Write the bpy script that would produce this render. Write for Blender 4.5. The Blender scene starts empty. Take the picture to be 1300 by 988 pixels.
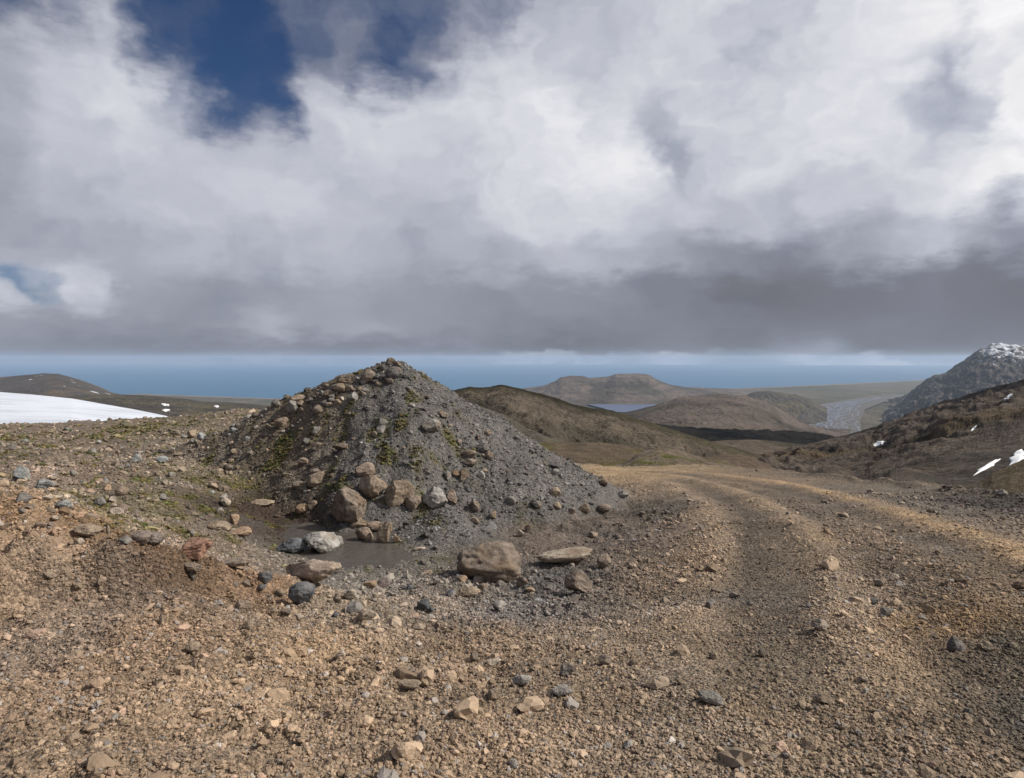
import bpy, math, random
import numpy as np
from mathutils import Vector
from mathutils.bvhtree import BVHTree

random.seed(7)
rng = np.random.default_rng(11)
F = 850.0          # focal length in photo pixels
EYE = 455.0        # photo row of eye level
SC = bpy.context.scene
COL = SC.collection

# ------------------------------------------------------------------ helpers
def link(o, parent=None):
    COL.objects.link(o)
    if parent: o.parent = parent
    return o

def mesh_np(name, verts, quads=None, tris=None, smooth=True):
    me = bpy.data.meshes.new(name)
    verts = np.asarray(verts, dtype=np.float32)
    loops = []; starts = []; totals = []
    off = 0
    if quads is not None and len(quads):
        q = np.asarray(quads, dtype=np.int32); loops.append(q.ravel())
        starts.append(off + 4*np.arange(len(q))); totals.append(np.full(len(q), 4)); off += q.size
    if tris is not None and len(tris):
        t = np.asarray(tris, dtype=np.int32); loops.append(t.ravel())
        starts.append(off + 3*np.arange(len(t))); totals.append(np.full(len(t), 3)); off += t.size
    loops = np.concatenate(loops).astype(np.int32)
    starts = np.concatenate(starts).astype(np.int32)
    me.vertices.add(len(verts)); me.vertices.foreach_set('co', verts.ravel())
    me.loops.add(len(loops)); me.loops.foreach_set('vertex_index', loops)
    me.polygons.add(len(starts)); me.polygons.foreach_set('loop_start', starts)
    me.update(calc_edges=True); me.validate()
    if smooth:
        me.polygons.foreach_set('use_smooth', np.ones(len(me.polygons), dtype=bool))
    return me

def set_col(me, col, name='col'):
    a = me.attributes.new(name, 'FLOAT_COLOR', 'POINT')
    c = np.ones((len(me.vertices), 4), dtype=np.float32); c[:, :3] = col
    a.data.foreach_set('color', c.ravel())

def set_f(me, v, name):
    a = me.attributes.new(name, 'FLOAT', 'POINT')
    a.data.foreach_set('value', np.asarray(v, dtype=np.float32))

def obj(name, me, mat, label=None, cat=None, group=None, kind=None):
    o = bpy.data.objects.new(name, me)
    if mat is not None and not len(me.materials): me.materials.append(mat)
    link(o)
    if label: o['label'] = label
    if cat: o['category'] = cat
    if group: o['group'] = group
    if kind: o['kind'] = kind
    return o

# ------------------------------------------------------------------ noise
def _hash(ix, iy, seed):
    h = (ix.astype(np.int64)*374761393 + iy.astype(np.int64)*668265263 + seed*2147483647) & 0xFFFFFFFF
    h = ((h ^ (h >> 13))*1274126177) & 0xFFFFFFFF
    h = (h ^ (h >> 16)) & 0xFFFFFFFF
    return h.astype(np.float64)/4294967295.0

def vnoise(x, y, seed=0):
    ix = np.floor(x); iy = np.floor(y); fx = x-ix; fy = y-iy
    def g(ax, ay):
        a = _hash(ix+ax, iy+ay, seed)*2*math.pi
        return np.cos(a)*(fx-ax) + np.sin(a)*(fy-ay)
    ux = fx*fx*fx*(fx*(fx*6-15)+10); uy = fy*fy*fy*(fy*(fy*6-15)+10)
    n0 = g(0, 0)*(1-ux)+g(1, 0)*ux; n1 = g(0, 1)*(1-ux)+g(1, 1)*ux
    return (n0*(1-uy)+n1*uy)*1.5

def fbm(x, y, octs=5, seed=0, gain=0.5, lac=2.03):
    s = 0; a = 1; t = 0
    for o in range(octs):
        s = s + a*vnoise(x, y, seed+o*17); t += a
        x = x*lac+13.1; y = y*lac+7.7; a *= gain
    return s/t

def ridged(x, y, octs=5, seed=0):
    s = 0; a = 1; t = 0
    for o in range(octs):
        s = s + a*(1-np.abs(vnoise(x, y, seed+o*31))*2); t += a
        x = x*2.07+3.3; y = y*2.07+9.1; a *= 0.5
    return s/t

def sstep(a, b, x):
    t = np.clip((x-a)/(b-a), 0, 1); return t*t*(3-2*t)

# ------------------------------------------------------------------ near terrain height
def W(px, py, Y):
    return ((px-650)/F*Y, Y, (EYE-py)/F*Y)

CP = [  # photo column, photo row, distance: surveyed points of the near ground
 # bottom
 (0, 988, 3.2), (300, 988, 3.25), (650, 988, 3.3), (1000, 988, 3.2), (1300, 988, 3.15),
 (0, 900, 4.0), (300, 900, 4.15), (650, 900, 4.2), (1000, 900, 4.0), (1300, 900, 3.9),
 (0, 800, 5.1), (150, 820, 4.9), (300, 820, 5.1), (500, 830, 5.2), (700, 820, 5.6), (850, 810, 5.5), (1000, 800, 5.4), (1300, 800, 5.1),
 (0, 730, 6.0), (120, 745, 6.0), (250, 765, 6.1), (400, 785, 6.4), (550, 795, 6.6),
 # left bank lip
 (0, 655, 6.9), (60, 665, 7.0), (200, 715, 7.3), (300, 735, 7.9), (0, 625, 8.0), (100, 650, 9.0),
 # pond, pit
 (345, 700, 11.2), (400, 710, 11.0), (450, 700, 11.5), (480, 735, 9.9), (420, 750, 8.7), (350, 740, 9.0), (340, 668, 13.2), (390, 665, 13.4),
 (530, 712, 10.8), (580, 712, 10.7), (560, 750, 8.75), (620, 745, 9.2), (680, 690, 12.0), (740, 720, 9.9), (640, 790, 7.2), (740, 765, 8.0), (780, 680, 12.4),
 # road
 (850, 750, 7.9), (850, 690, 11.0), (880, 640, 15.0), (1000, 740, 7.5), (1000, 680, 10.2), (1000, 640, 14.5), (1150, 740, 7.0), (1150, 680, 9.4), (1150, 640, 13.0),
 (1300, 740, 6.5), (1300, 690, 8.3), (1300, 655, 11.0), (1300, 632, 15.0), (1200, 620, 18.0), (1100, 610, 22.0), (1000, 602, 27.0), (900, 600, 28.0),
 (800, 597, 34.0), (730, 592, 40.0), (760, 588, 50.0), (900, 591, 38.0), (980, 596, 33.0), (800, 640, 16.5), (760, 660, 14.0),
 # behind the mound and left moraine
 (500, 600, 20.0), (620, 600, 26.0), (400, 580, 20.0), (300, 560, 21.5), (350, 530, 27.0), (450, 560, 26.0),
 (0, 545, 26.0), (0, 534, 33.0), (60, 533, 34.0), (120, 532, 34.0), (200, 533, 33.0), (270, 528, 33.0), (350, 523, 32.0),
 (0, 570, 18.5), (0, 600, 13.0), (100, 570, 19.0), (100, 610, 13.0), (170, 600, 14.5), (170, 640, 11.2), (240, 590, 16.0), (240, 640, 12.2), (230, 690, 9.3), (300, 640, 13.8), (300, 680, 10.8),
 (320, 610, 15.6), (380, 620, 16.0),
]
pts = [W(*c) for c in CP]
P = [(math.atan2(x, y), math.log(math.hypot(x, y)), z) for x, y, z in pts]
for s in (-1, 1):
    for a, zz in ((60, -2.6), (90, -2.2), (135, -2.0), (180, -2.0)):
        for r, dz in ((3, 0.45), (8, 0), (20, -0.3), (45, -1.5)):
            P.append((s*math.radians(a), math.log(r), zz+dz*(1 if a < 100 else .5)))
for a in (-180, -120, -60, -30, 0, 30, 60, 120, 180):
    P.append((math.radians(a), math.log(1.0), -1.92))
P = np.array(P)
def _phi(d2): return 0.5*d2*np.log(np.maximum(d2, 1e-12))
KA = 1.6
def _tps_fit(P):
    n = len(P); X = np.c_[P[:, 0]*KA, P[:, 1]]
    d2 = ((X[:, None]-X[None])**2).sum(-1)
    K = _phi(d2)+np.eye(n)*0.0015
    Q = np.c_[np.ones(n), X]
    A = np.zeros((n+3, n+3)); A[:n, :n] = K; A[:n, n:] = Q; A[n:, :n] = Q.T
    return X, np.linalg.solve(A, np.r_[P[:, 2], 0, 0, 0])
TX, TW = _tps_fit(P)
def tps(az, lr):
    out = TW[-3] + TW[-2]*az*KA + TW[-1]*lr
    out = np.asarray(out, dtype=np.float64).copy()
    for i in range(len(TX)):
        d2 = (az*KA-TX[i, 0])**2 + (lr-TX[i, 1])**2
        out += TW[i]*_phi(d2)
    return out

PK = W(494, 464, 17.4)       # top of the gravel mound
def cone(x, y):
    dx = x-PK[0]; dy = y-PK[1]
    r = np.sqrt(dx*dx+dy*dy)+1e-6
    c = dx/r; s = -dy/r       # s=1 towards the viewer
    slope = 0.60*np.clip(c, 0, 1)**2 + 0.43*np.clip(-c, 0, 1)**2 + 0.70*np.clip(s, 0, 1)**2 + 0.55*np.clip(-s, 0, 1)**2 + 0.62*np.clip(-c, 0, 1)*np.clip(s, 0, 1)*sstep(.8, 2.6, r)
    rr = np.sqrt(r*r+0.012)-0.11
    h = PK[2]+0.12 - slope*rr
    # scooped hollow on the front right and lumps, a low spur to the front
    h = h - 0.20*np.exp(-(((x+1.1)/1.0)**2+((y-14.6)/1.1)**2)) + 0.16*np.exp(-(((x+2.4)/0.6)**2+((y-15.2)/1.6)**2))
    h = h + 0.17*fbm(x*0.55, y*0.55, 3, 91)*sstep(0.2, 2.5, r)+0.07*fbm(x*1.7, y*1.7, 2, 92)
    th = np.arctan2(dx, -dy)
    h = h + 0.26*fbm(th*2.6+3, r*0.28, 3, 93)*sstep(.6, 3.5, r) - 0.05*ridged(th*4.5+.5*fbm(x, y, 2, 95), r*.5, 3, 94)*sstep(.8, 3.0, r) + .03
    # the spur of scree that reaches the pond
    h = np.maximum(h, -2.85-0.50*np.sqrt(((x+1.25)/1.1)**2+((y-12.6)/1.5)**2))
    return h

def road_mask(x, y):
    """1 on the road bed"""
    az = np.arctan2(x, y); r = np.hypot(x, y)
    # inner edge: columns 640 (bottom) .. 870 (r 14) .. 735 (r 38)
    ie = np.interp(np.log(r), np.log([3, 4, 6, 8, 11, 15, 20, 28, 40]), np.arctan((np.array([600, 640, 760, 820, 845, 868, 850, 800, 720])-650)/F))
    w = 0.05
    m = sstep(-w, w, az-ie)
    rmax = np.interp(az, np.arctan((np.array([720, 900, 1000, 1100, 1200, 1300, 1500])-650)/F), np.array([42, 37, 31, 23.5, 20, 17.5, 17]))
    return m*(1-sstep(0.93, 1.03, r/rmax))*(1-sstep(1.6, 1.9, az)), r/rmax

# track lines (photo columns/rows on the road -> world)
def base_h(x, y):
    az = np.arctan2(x, y); r = np.hypot(x, y)
    lr = np.log(np.clip(r, 1.0, 60))
    z = tps(az, lr)
    # pond bowl
    # beyond the near shelf the land falls away
    return z

def far_drop(x, y, z):
    az = np.arctan2(x, y); r = np.hypot(x, y)
    edge = np.interp(az, np.arctan((np.array([-600, 0, 350, 450, 620, 720, 900, 1000, 1100, 1200, 1300, 1500])-650)/F), np.array([36, 35, 33, 33, 40, 46, 38, 32, 24.5, 20.5, 18, 17.5]))
    d = np.maximum(r-edge, 0)
    return z - 0.55*d*sstep(0, 6, d) - 0.0

def height(x, y, detail=True):
    x = np.asarray(x, dtype=np.float64); y = np.asarray(y, dtype=np.float64)
    b = base_h(x, y)
    c = cone(x, y)
    k = 0.12
    hh = np.clip(0.5+0.5*(c-b)/k, 0, 1)
    z = b*(1-hh)+c*hh + k*hh*(1-hh)
    mound = np.clip((c-b)/0.25, 0, 1)
    rd, rr = road_mask(x, y)
    r = np.hypot(x, y)
    if detail:
        rough = 1-0.72*rd
        rough = rough*(1-0.75*np.exp(-(((x+2.6)/2.6)**2+((y-11)/1.6)**2)**2))*(1-.6*np.exp(-(((x-0.2)/1.8)**2+((y-11.3)/1.3)**2)**2))
        z = z + rough*(0.16*fbm(x*0.35, y*0.35, 2, 5)*sstep(8, 16, r)+0.10*fbm(x*0.9, y*0.9, 3, 15)+0.075*fbm(x*2.6, y*2.6, 3, 25))
        z = z + (0.25+0.75*rough)*(0.030*ridged(x*4.5, y*4.5, 3, 35)+0.016*fbm(x*16, y*16, 3, 45))
        # ploughed, churned lip between the shoulder and the pit
        lip = np.exp(-((np.log(np.maximum(r, .5))-np.log(7.2))/0.13)**2)*(np.arctan2(x, y) < 0.12)*(np.arctan2(x, y) > -1.2)
        z = z + lip*0.09*ridged(x*1.7, y*1.7, 4, 55)
        azl = np.arctan2(x, y)
        rl = np.interp(azl, np.arctan((np.array([-300, 0, 120, 230, 330, 430, 560])-650)/F), np.array([6.6, 6.9, 6.9, 7.1, 7.4, 7.6, 7.8])) + .35*fbm(x*1.1, y*1.1, 3, 57)
        hl = np.interp(azl, np.arctan((np.array([-900, -300, 0, 110, 330, 430, 560])-650)/F), np.array([0, .30, .46, .40, .20, .09, 0.0]))
        st = sstep(-.16, .10, r-rl)*np.exp(-np.maximum(r-rl, 0)/1.6)
        z = z + hl*st*(1+.5*fbm(x*3, y*3, 3, 58))
        # debris windrow on the outer road edge
        az = np.arctan2(x, y)
        ex = np.exp(-((rr-0.985)/0.03)**2)*sstep(0.35, 0.5, az)
        z = z + ex*(0.10+0.20*fbm(x*1.2, y*1.2, 3, 65))
        # wheel ruts
        if LINES:
            for L, wd, am in LINES:
                d = dist_poly(x, y, L)
                z = z + am*np.exp(-(d/wd)**2)
    z = far_drop(x, y, z)
    return z

def dist_poly(x, y, L):
    best = np.full(np.shape(x), 1e9)
    for (x0, y0), (x1, y1) in zip(L[:-1], L[1:]):
        vx, vy = x1-x0, y1-y0
        t = np.clip(((x-x0)*vx+(y-y0)*vy)/(vx*vx+vy*vy), 0, 1)
        best = np.minimum(best, np.hypot(x-x0-t*vx, y-y0-t*vy))
    return best
LINES = []

def hit(px, py, detail=False):
    """first point of the near ground along the sight line"""
    Y = np.exp(np.linspace(math.log(2.2), math.log(70), 1400))
    x = (px-650)/F*Y; z = (EYE-py)/F*Y
    h = height(x, Y, detail)
    below = np.nonzero(z <= h)[0]
    if not len(below): i = len(Y)-1
    else: i = below[0]
    return float(x[i]), float(Y[i]), float(h[i])

def smooth_line(ppts, n=14):
    w = [hit(a, b)[:2] for a, b in ppts]
    out = []
    for i in range(len(w)-1):
        p0 = np.array(w[max(i-1, 0)]); p1 = np.array(w[i]); p2 = np.array(w[i+1]); p3 = np.array(w[min(i+2, len(w)-1)])
        for t in np.linspace(0, 1, 5)[:-1]:
            out.append(tuple(0.5*((2*p1)+(-p0+p2)*t+(2*p0-5*p1+4*p2-p3)*t*t+(-p0+3*p1-3*p2+p3)*t**3)))
    out.append(tuple(w[-1])); return out
TR1 = smooth_line([(1330, 722), (1240, 683), (1150, 655), (1080, 635), (1000, 615), (920, 604), (820, 597), (740, 592)])
TR2 = smooth_line([(1040, 690), (1000, 655), (950, 632), (890, 611), (830, 601), (750, 594)])
RU1 = smooth_line([(1330, 745), (1210, 700), (1110, 662), (1040, 638), (970, 617), (900, 606), (800, 598)])
RU2 = smooth_line([(900, 850), (930, 760), (950, 700), (945, 660), (915, 630), (860, 608)])
RU3 = smooth_line([(1010, 840), (1000, 760), (1000, 710), (985, 670)])
TR3 = smooth_line([(880, 880), (885, 780), (905, 710), (905, 665), (885, 635), (840, 612)])
TR4 = smooth_line([(1100, 860), (1060, 760), (1030, 700), (985, 650), (930, 622), (860, 605)])
RU4 = smooth_line([(1230, 860), (1160, 760), (1110, 710), (1040, 660), (970, 628), (890, 607)])
LINES = [(TR1, 0.30, 0.035), (TR2, 0.30, 0.022), (RU1, 0.32, -0.045), (RU2, 0.32, -0.045), (RU3, 0.28, -0.045), (TR3, .25, .03), (TR4, .25, .03), (RU4, .28, -.04)]

# ------------------------------------------------------------------ ground colours (dirt albedo, with shade of the left bank painted in)
CS = [ # column,row, colour there
 (650, 985, (.235, .165, .105)), (100, 985, (.235, .165, .105)), (1200, 985, (.20, .145, .095)), (300, 900, (.25, .175, .11)), (900, 900, (.24, .17, .105)), (1290, 900, (.07, .06, .045)),
 (1295, 830, (.10, .08, .055)), (1230, 870, (.12, .09, .06)),
 (60, 820, (.225, .155, .10)), (200, 800, (.20, .135, .085)), (400, 830, (.24, .165, .10)), (600, 830, (.22, .155, .10)), (800, 830, (.22, .16, .105)), (1000, 830, (.21, .155, .10)), (1150, 850, (.23, .16, .095)),
 (1180, 790, (.25, .155, .07)),
 (60, 745, (.24, .165, .105)), (200, 742, (.13, .08, .045)), (330, 755, (.19, .12, .07)), (120, 700, (.14, .085, .045)), (60, 660, (.24, .165, .10)), (10, 690, (.18, .11, .06)),  # darker samples paint the shade under the left bank lip
 (450, 780, (.22, .17, .12)), (560, 780, (.19, .15, .115)), (650, 780, (.15, .13, .115)), (700, 740, (.10, .09, .08)), (560, 735, (.11, .092, .075)), (600, 700, (.125, .10, .078)), (700, 690, (.14, .105, .08)), (780, 690, (.13, .10, .08)),
 (330, 640, (.055, .035, .025)), (370, 662, (.045, .028, .02)), (340, 625, (.05, .04, .02)), (350, 700, (.13, .11, .09)), (450, 710, (.14, .125, .11)), (500, 740, (.15, .13, .108)), (420, 750, (.15, .13, .11)), (540, 715, (.14, .12, .095)),
 (200, 700, (.20, .15, .11)), (280, 690, (.17, .13, .095)), (150, 640, (.15, .12, .075)), (80, 620, (.19, .14, .10)), (20, 600, (.20, .14, .10)), (20, 575, (.13, .10, .065)),
 (100, 570, (.19, .14, .10)), (200, 580, (.17, .13, .09)), (280, 570, (.17, .13, .09)), (200, 545, (.17, .13, .085)), (60, 545, (.19, .14, .10)), (300, 540, (.19, .15, .10)), (280, 620, (.17, .13, .085)),
 (850, 780, (.20, .145, .095)), (840, 700, (.15, .115, .085)), (840, 650, (.10, .08, .06)), (880, 700, (.19, .125, .075)), (950, 750, (.20, .145, .095)), (920, 740, (.13, .095, .06)), (930, 780, (.14, .10, .065)),
 (900, 650, (.18, .125, .08)), (940, 700, (.21, .15, .10)), (970, 780, (.13, .095, .065)), (1000, 700, (.21, .155, .105)), (1100, 720, (.22, .165, .115)), (1100, 680, (.21, .15, .10)), (1050, 650, (.19, .14, .10)), (980, 650, (.19, .135, .09)),
 (800, 605, (.30, .20, .10)), (760, 598, (.31, .21, .105)), (900, 612, (.24, .165, .10)), (1000, 607, (.20, .14, .085)), (1100, 625, (.15, .115, .08)), (1200, 645, (.15, .12, .09)), (1280, 670, (.18, .135, .095)),
 (1290, 720, (.20, .14, .085)), (1200, 720, (.18, .13, .085)), (1250, 640, (.06, .05, .04)), (1150, 615, (.07, .06, .045)), (1050, 605, (.10, .08, .055)), (1300, 650, (.07, .055, .045)),
 (1100, 780, (.20, .155, .11)), (1000, 860, (.20, .15, .10)),
]
CSW = []
for px, py, c in CS:
    x, y, z = hit(px, py); CSW.append((math.atan2(x, y)*KA, math.log(math.hypot(x, y)), c))
def base_color(x, y):
    az = np.arctan2(x, y)*KA; lr = np.log(np.maximum(np.hypot(x, y), .5))
    az = az + 0.05*fbm(x*.7, y*.7, 3, 201); lr = lr + 0.05*fbm(x*.7, y*.7, 3, 202)
    num = np.zeros(np.shape(x)+(3,)); den = np.zeros(np.shape(x))
    for a, l, c in CSW:
        w = 1.0/((az-a)**2+(lr-l)**2+0.0012)**1.7
        num += w[..., None]*np.array(c); den += w
    c = num/den[..., None]
    g = c.mean(-1, keepdims=True)
    return g+(c-g)*(.90-.08*sstep(8, 16, np.hypot(x, y)))[..., None]

MOSS = [(178, 612, 26, 8), (215, 640, 40, 8), (150, 655, 45, 8), (170, 672, 50, 9), (230, 680, 40, 9), (370, 565, 16, 6), (355, 575, 16, 6), (392, 560, 12, 5), (345, 590, 22, 7), (270, 610, 40, 9),
        (250, 650, 30, 8), (300, 655, 20, 6), (330, 600, 30, 9), (180, 545, 40, 8), (470, 548, 14, 5), (510, 542, 10, 4), (490, 588, 14, 4), (520, 585, 20, 4), (10, 560, 20, 6), (670, 662, 14, 3), (440, 540, 14, 5), (150, 690, 30, 6), (565, 560, 20, 5), (420, 600, 10, 4)]
MW = []
for px, py, a, b in MOSS:
    x, y, z = hit(px, py); x2, y2, _ = hit(px, py-b)
    MW.append((x, y, a/F*y*0.8, max(abs(y2-y), 0.25)))
def moss_mask(x, y):
    m = np.zeros(np.shape(x))
    n = fbm(x*1.9, y*1.9, 4, 301)
    for cx, cy, rx, ry in MW:
        d = ((x-cx)/rx)**2+((y-cy)/ry)**2
        m = np.maximum(m, np.exp(-d*0.8))
    r = np.hypot(x, y); az = np.arctan2(x, y)
    left = sstep(0.02, -0.15, az)*sstep(8.5, 11, r)
    m = m*sstep(-0.25, 0.15, n) + left*0.65*sstep(0.12, 0.4, n)
    return np.clip(m, 0, 1)

def ground_color(x, y):
    """returns colour and mound membership"""
    b = base_h(x, y); c = cone(x, y)
    m = sstep(-0.12, 0.18, c-b + 0.15*fbm(x*1.3, y*1.3, 3, 77))
    col = base_color(x, y)
    dx = x-PK[0]; m0 = m; m = m*sstep(-4.2, -2.0, dx+.5*fbm(x*.8, y*.8, 3, 79))
    gx = sstep(-2.4, 0.3, dx + 0.5*fbm(x*.6, y*.6, 3, 78))
    mc = np.array([.150, .118, .084])*(1-gx[..., None]) + np.array([.118, .109, .100])*gx[..., None]
    col = col*(1-m[..., None]) + mc*m[..., None]
    # packed bright soil along the tracks
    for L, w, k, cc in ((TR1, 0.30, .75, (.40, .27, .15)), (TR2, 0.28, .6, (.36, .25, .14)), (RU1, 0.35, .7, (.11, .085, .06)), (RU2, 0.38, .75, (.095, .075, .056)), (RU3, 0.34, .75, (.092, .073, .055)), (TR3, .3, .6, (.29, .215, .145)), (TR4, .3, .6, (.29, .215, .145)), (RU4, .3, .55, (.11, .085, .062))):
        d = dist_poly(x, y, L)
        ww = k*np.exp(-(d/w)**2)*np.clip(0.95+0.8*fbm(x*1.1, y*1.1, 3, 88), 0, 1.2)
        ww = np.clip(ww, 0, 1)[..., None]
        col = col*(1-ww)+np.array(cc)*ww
    mu = np.exp(-(((x+4.75)/1.35)**2+((y-12.9)/1.5)**2)**2)*sstep(-.4, .1, .3+fbm(x*1.5, y*1.5, 3, 119))
    mu = np.clip(mu*.95, 0, 1)[..., None]; col = col*(1-mu)+np.array([.050, .034, .025])*mu
    n = fbm(x*0.8, y*0.8, 4, 111)[..., None]; n2 = fbm(x*3.1, y*3.1, 3, 112)[..., None]
    col = col*(1+0.35*n+0.25*n2)
    # rusty and greyish stains of the moraine
    n3 = sstep(0.1, 0.45, fbm(x*0.5+4, y*0.5, 4, 113))[..., None]*(1-m[..., None])
    col = col*(1-0.25*n3)+np.array([.10, .095, .09])*0.25*n3*1.4
    mo = moss_mask(x, y)[..., None]*0.75
    col = col*(1-mo)+np.array([.085, .075, .020])*mo
    return np.clip(col, 0.01, .6), m0

# ------------------------------------------------------------------ materials
def new_mat(name):
    m = bpy.data.materials.new(name); m.use_nodes = True
    nt = m.node_tree
    b = nt.nodes['Principled BSDF']
    b.inputs['Roughness'].default_value = 0.95
    b.inputs['Specular IOR Level'].default_value = 0.25
    return m, nt, b

def N(nt, typ, **kw):
    n = nt.nodes.new(typ)
    for k, v in kw.items():
        if k in n.inputs: n.inputs[k].default_value = v
        else: setattr(n, k, v)
    return n
def L_(nt, a, b): nt.links.new(a, b)
def M_(nt, op, a, b=None, c=None, clamp=False):
    n = nt.nodes.new('ShaderNodeMath'); n.operation = op; n.use_clamp = clamp
    for i, v in enumerate((a, b, c)):
        if v is None: continue
        if isinstance(v, (int, float)): n.inputs[i].default_value = v
        else: nt.links.new(v, n.inputs[i])
    return n.outputs[0]
def mixc(nt, blend, fac, a, b):
    n = nt.nodes.new('ShaderNodeMix'); n.data_type = 'RGBA'; n.blend_type = blend
    for s, v in ((n.inputs[0], fac), (n.inputs[6], a), (n.inputs[7], b)):
        if isinstance(v, (int, float)): s.default_value = v
        elif isinstance(v, (tuple, list)): s.default_value = (*v, 1) if len(v) == 3 else v
        else: nt.links.new(v, s)
    return n.outputs[2]

def ground_mat():
    m, nt, b = new_mat('gravelly_soil')
    at = N(nt, 'ShaderNodeAttribute', attribute_name='col')
    tc = N(nt, 'ShaderNodeTexCoord')
    v1 = N(nt, 'ShaderNodeTexVoronoi', Scale=38.0); v1.inputs['Randomness'].default_value = 1
    v2 = N(nt, 'ShaderNodeTexVoronoi', Scale=95.0)
    v3 = N(nt, 'ShaderNodeTexVoronoi', Scale=14.0)
    for v in (v1, v2, v3): L_(nt, tc.outputs['Object'], v.inputs['Vector'])
    nz = N(nt, 'ShaderNodeTexNoise', Scale=120.0, Detail=4.0); L_(nt, tc.outputs['Object'], nz.inputs['Vector'])
    def rampv(v, lo, hi):
        s = N(nt, 'ShaderNodeSeparateColor'); L_(nt, v.outputs['Color'], s.inputs[0])
        mr = N(nt, 'ShaderNodeMapRange'); L_(nt, s.outputs[0], mr.inputs[0]); mr.inputs[3].default_value = lo; mr.inputs[4].default_value = hi
        return mr.outputs[0]
    c = mixc(nt, 'MULTIPLY', 1.0, at.outputs['Color'], rampv(v1, .62, 1.42))
    c = mixc(nt, 'MULTIPLY', 1.0, c, rampv(v2, .65, 1.38))
    c = mixc(nt, 'MULTIPLY', 1.0, c, rampv(v3, .85, 1.15))
    L_(nt, c, b.inputs['Base Color'])
    h = M_(nt, 'MULTIPLY', v1.outputs['Distance'], -0.020)
    h = M_(nt, 'MULTIPLY_ADD', v2.outputs['Distance'], -0.007, h)
    h = M_(nt, 'MULTIPLY_ADD', v3.outputs['Distance'], -0.030, h)
    h = M_(nt, 'MULTIPLY_ADD', nz.outputs['Fac'], 0.004, h)
    bp = N(nt, 'ShaderNodeBump', Strength=1.0, Distance=1.0); L_(nt, h, bp.inputs['Height'])
    L_(nt, bp.outputs[0], b.inputs['Normal'])
    return m

def rock_mat(name, inst=False):
    m, nt, b = new_mat(name)
    tc = N(nt, 'ShaderNodeTexCoord')
    if inst:
        at = N(nt, 'ShaderNodeAttribute', attribute_name='col'); at.attribute_type = 'INSTANCER'; col = at.outputs['Color']
        L_(nt, col, b.inputs['Base Color'])
        n1 = N(nt, 'ShaderNodeTexNoise', Scale=2.5, Detail=3.0); L_(nt, tc.outputs['Object'], n1.inputs['Vector'])
        bp = N(nt, 'ShaderNodeBump', Strength=0.5, Distance=0.02); L_(nt, n1.outputs[0], bp.inputs['Height']); L_(nt, bp.outputs[0], b.inputs['Normal'])
        return m
    oi = N(nt, 'ShaderNodeObjectInfo'); col = oi.outputs['Color']
    ge = N(nt, 'ShaderNodeNewGeometry')
    n1 = N(nt, 'ShaderNodeTexNoise', Scale=7.0, Detail=8.0, Roughness=.65); L_(nt, ge.outputs['Position'], n1.inputs['Vector'])
    n2 = N(nt, 'ShaderNodeTexNoise', Scale=60.0, Detail=4.0, Roughness=.7); L_(nt, ge.outputs['Position'], n2.inputs['Vector'])
    n3 = N(nt, 'ShaderNodeTexNoise', Scale=3.0, Detail=5.0); L_(nt, ge.outputs['Position'], n3.inputs['Vector'])
    mr = N(nt, 'ShaderNodeMapRange'); L_(nt, n1.outputs['Fac'], mr.inputs[0]); mr.inputs[1].default_value = .3; mr.inputs[2].default_value = .7; mr.inputs[3].default_value = .5; mr.inputs[4].default_value = 1.5
    mr2 = N(nt, 'ShaderNodeMapRange'); L_(nt, n2.outputs['Fac'], mr2.inputs[0]); mr2.inputs[1].default_value = .35; mr2.inputs[2].default_value = .65; mr2.inputs[3].default_value = .75; mr2.inputs[4].default_value = 1.25
    c = mixc(nt, 'MULTIPLY', 1.0, col, mr.outputs[0]); c = mixc(nt, 'MULTIPLY', 1.0, c, mr2.outputs[0])
    dr = N(nt, 'ShaderNodeMapRange'); L_(nt, n3.outputs['Fac'], dr.inputs[0]); dr.inputs[1].default_value = .52; dr.inputs[2].default_value = .66; dr.inputs[3].default_value = 0; dr.inputs[4].default_value = .55
    c = mixc(nt, 'MIX', dr.outputs[0], c, (.19, .13, .08))
    L_(nt, c, b.inputs['Base Color'])
    h = M_(nt, 'MULTIPLY', n1.outputs['Fac'], 0.05); h = M_(nt, 'MULTIPLY_ADD', n2.outputs['Fac'], 0.010, h)
    bp = N(nt, 'ShaderNodeBump', Strength=0.9, Distance=1.0); L_(nt, h, bp.inputs['Height']); L_(nt, bp.outputs[0], b.inputs['Normal'])
    return m

def hill_mat(name, scale, bump, rough=1.0, var=.3):
    m, nt, b = new_mat(name)
    b.inputs['Specular IOR Level'].default_value = 0.1
    at = N(nt, 'ShaderNodeAttribute', attribute_name='col')
    ge = N(nt, 'ShaderNodeNewGeometry')
    n1 = N(nt, 'ShaderNodeTexNoise', Scale=scale, Detail=9.0, Roughness=.68); L_(nt, ge.outputs['Position'], n1.inputs['Vector'])
    n2 = N(nt, 'ShaderNodeTexNoise', Scale=scale*7, Detail=5.0, Roughness=.7); L_(nt, ge.outputs['Position'], n2.inputs['Vector'])
    f = M_(nt, 'ADD', n1.outputs['Fac'], n2.outputs['Fac'])
    mr = N(nt, 'ShaderNodeMapRange'); L_(nt, f, mr.inputs[0]); mr.inputs[1].default_value = .7; mr.inputs[2].default_value = 1.3; mr.inputs[3].default_value = 1-var; mr.inputs[4].default_value = 1+var
    c = mixc(nt, 'MULTIPLY', 1.0, at.outputs['Color'], mr.outputs[0]); L_(nt, c, b.inputs['Base Color'])
    bp = N(nt, 'ShaderNodeBump', Strength=1.0, Distance=bump); L_(nt, f, bp.inputs['Height']); L_(nt, bp.outputs[0], b.inputs['Normal'])
    return m

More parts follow.
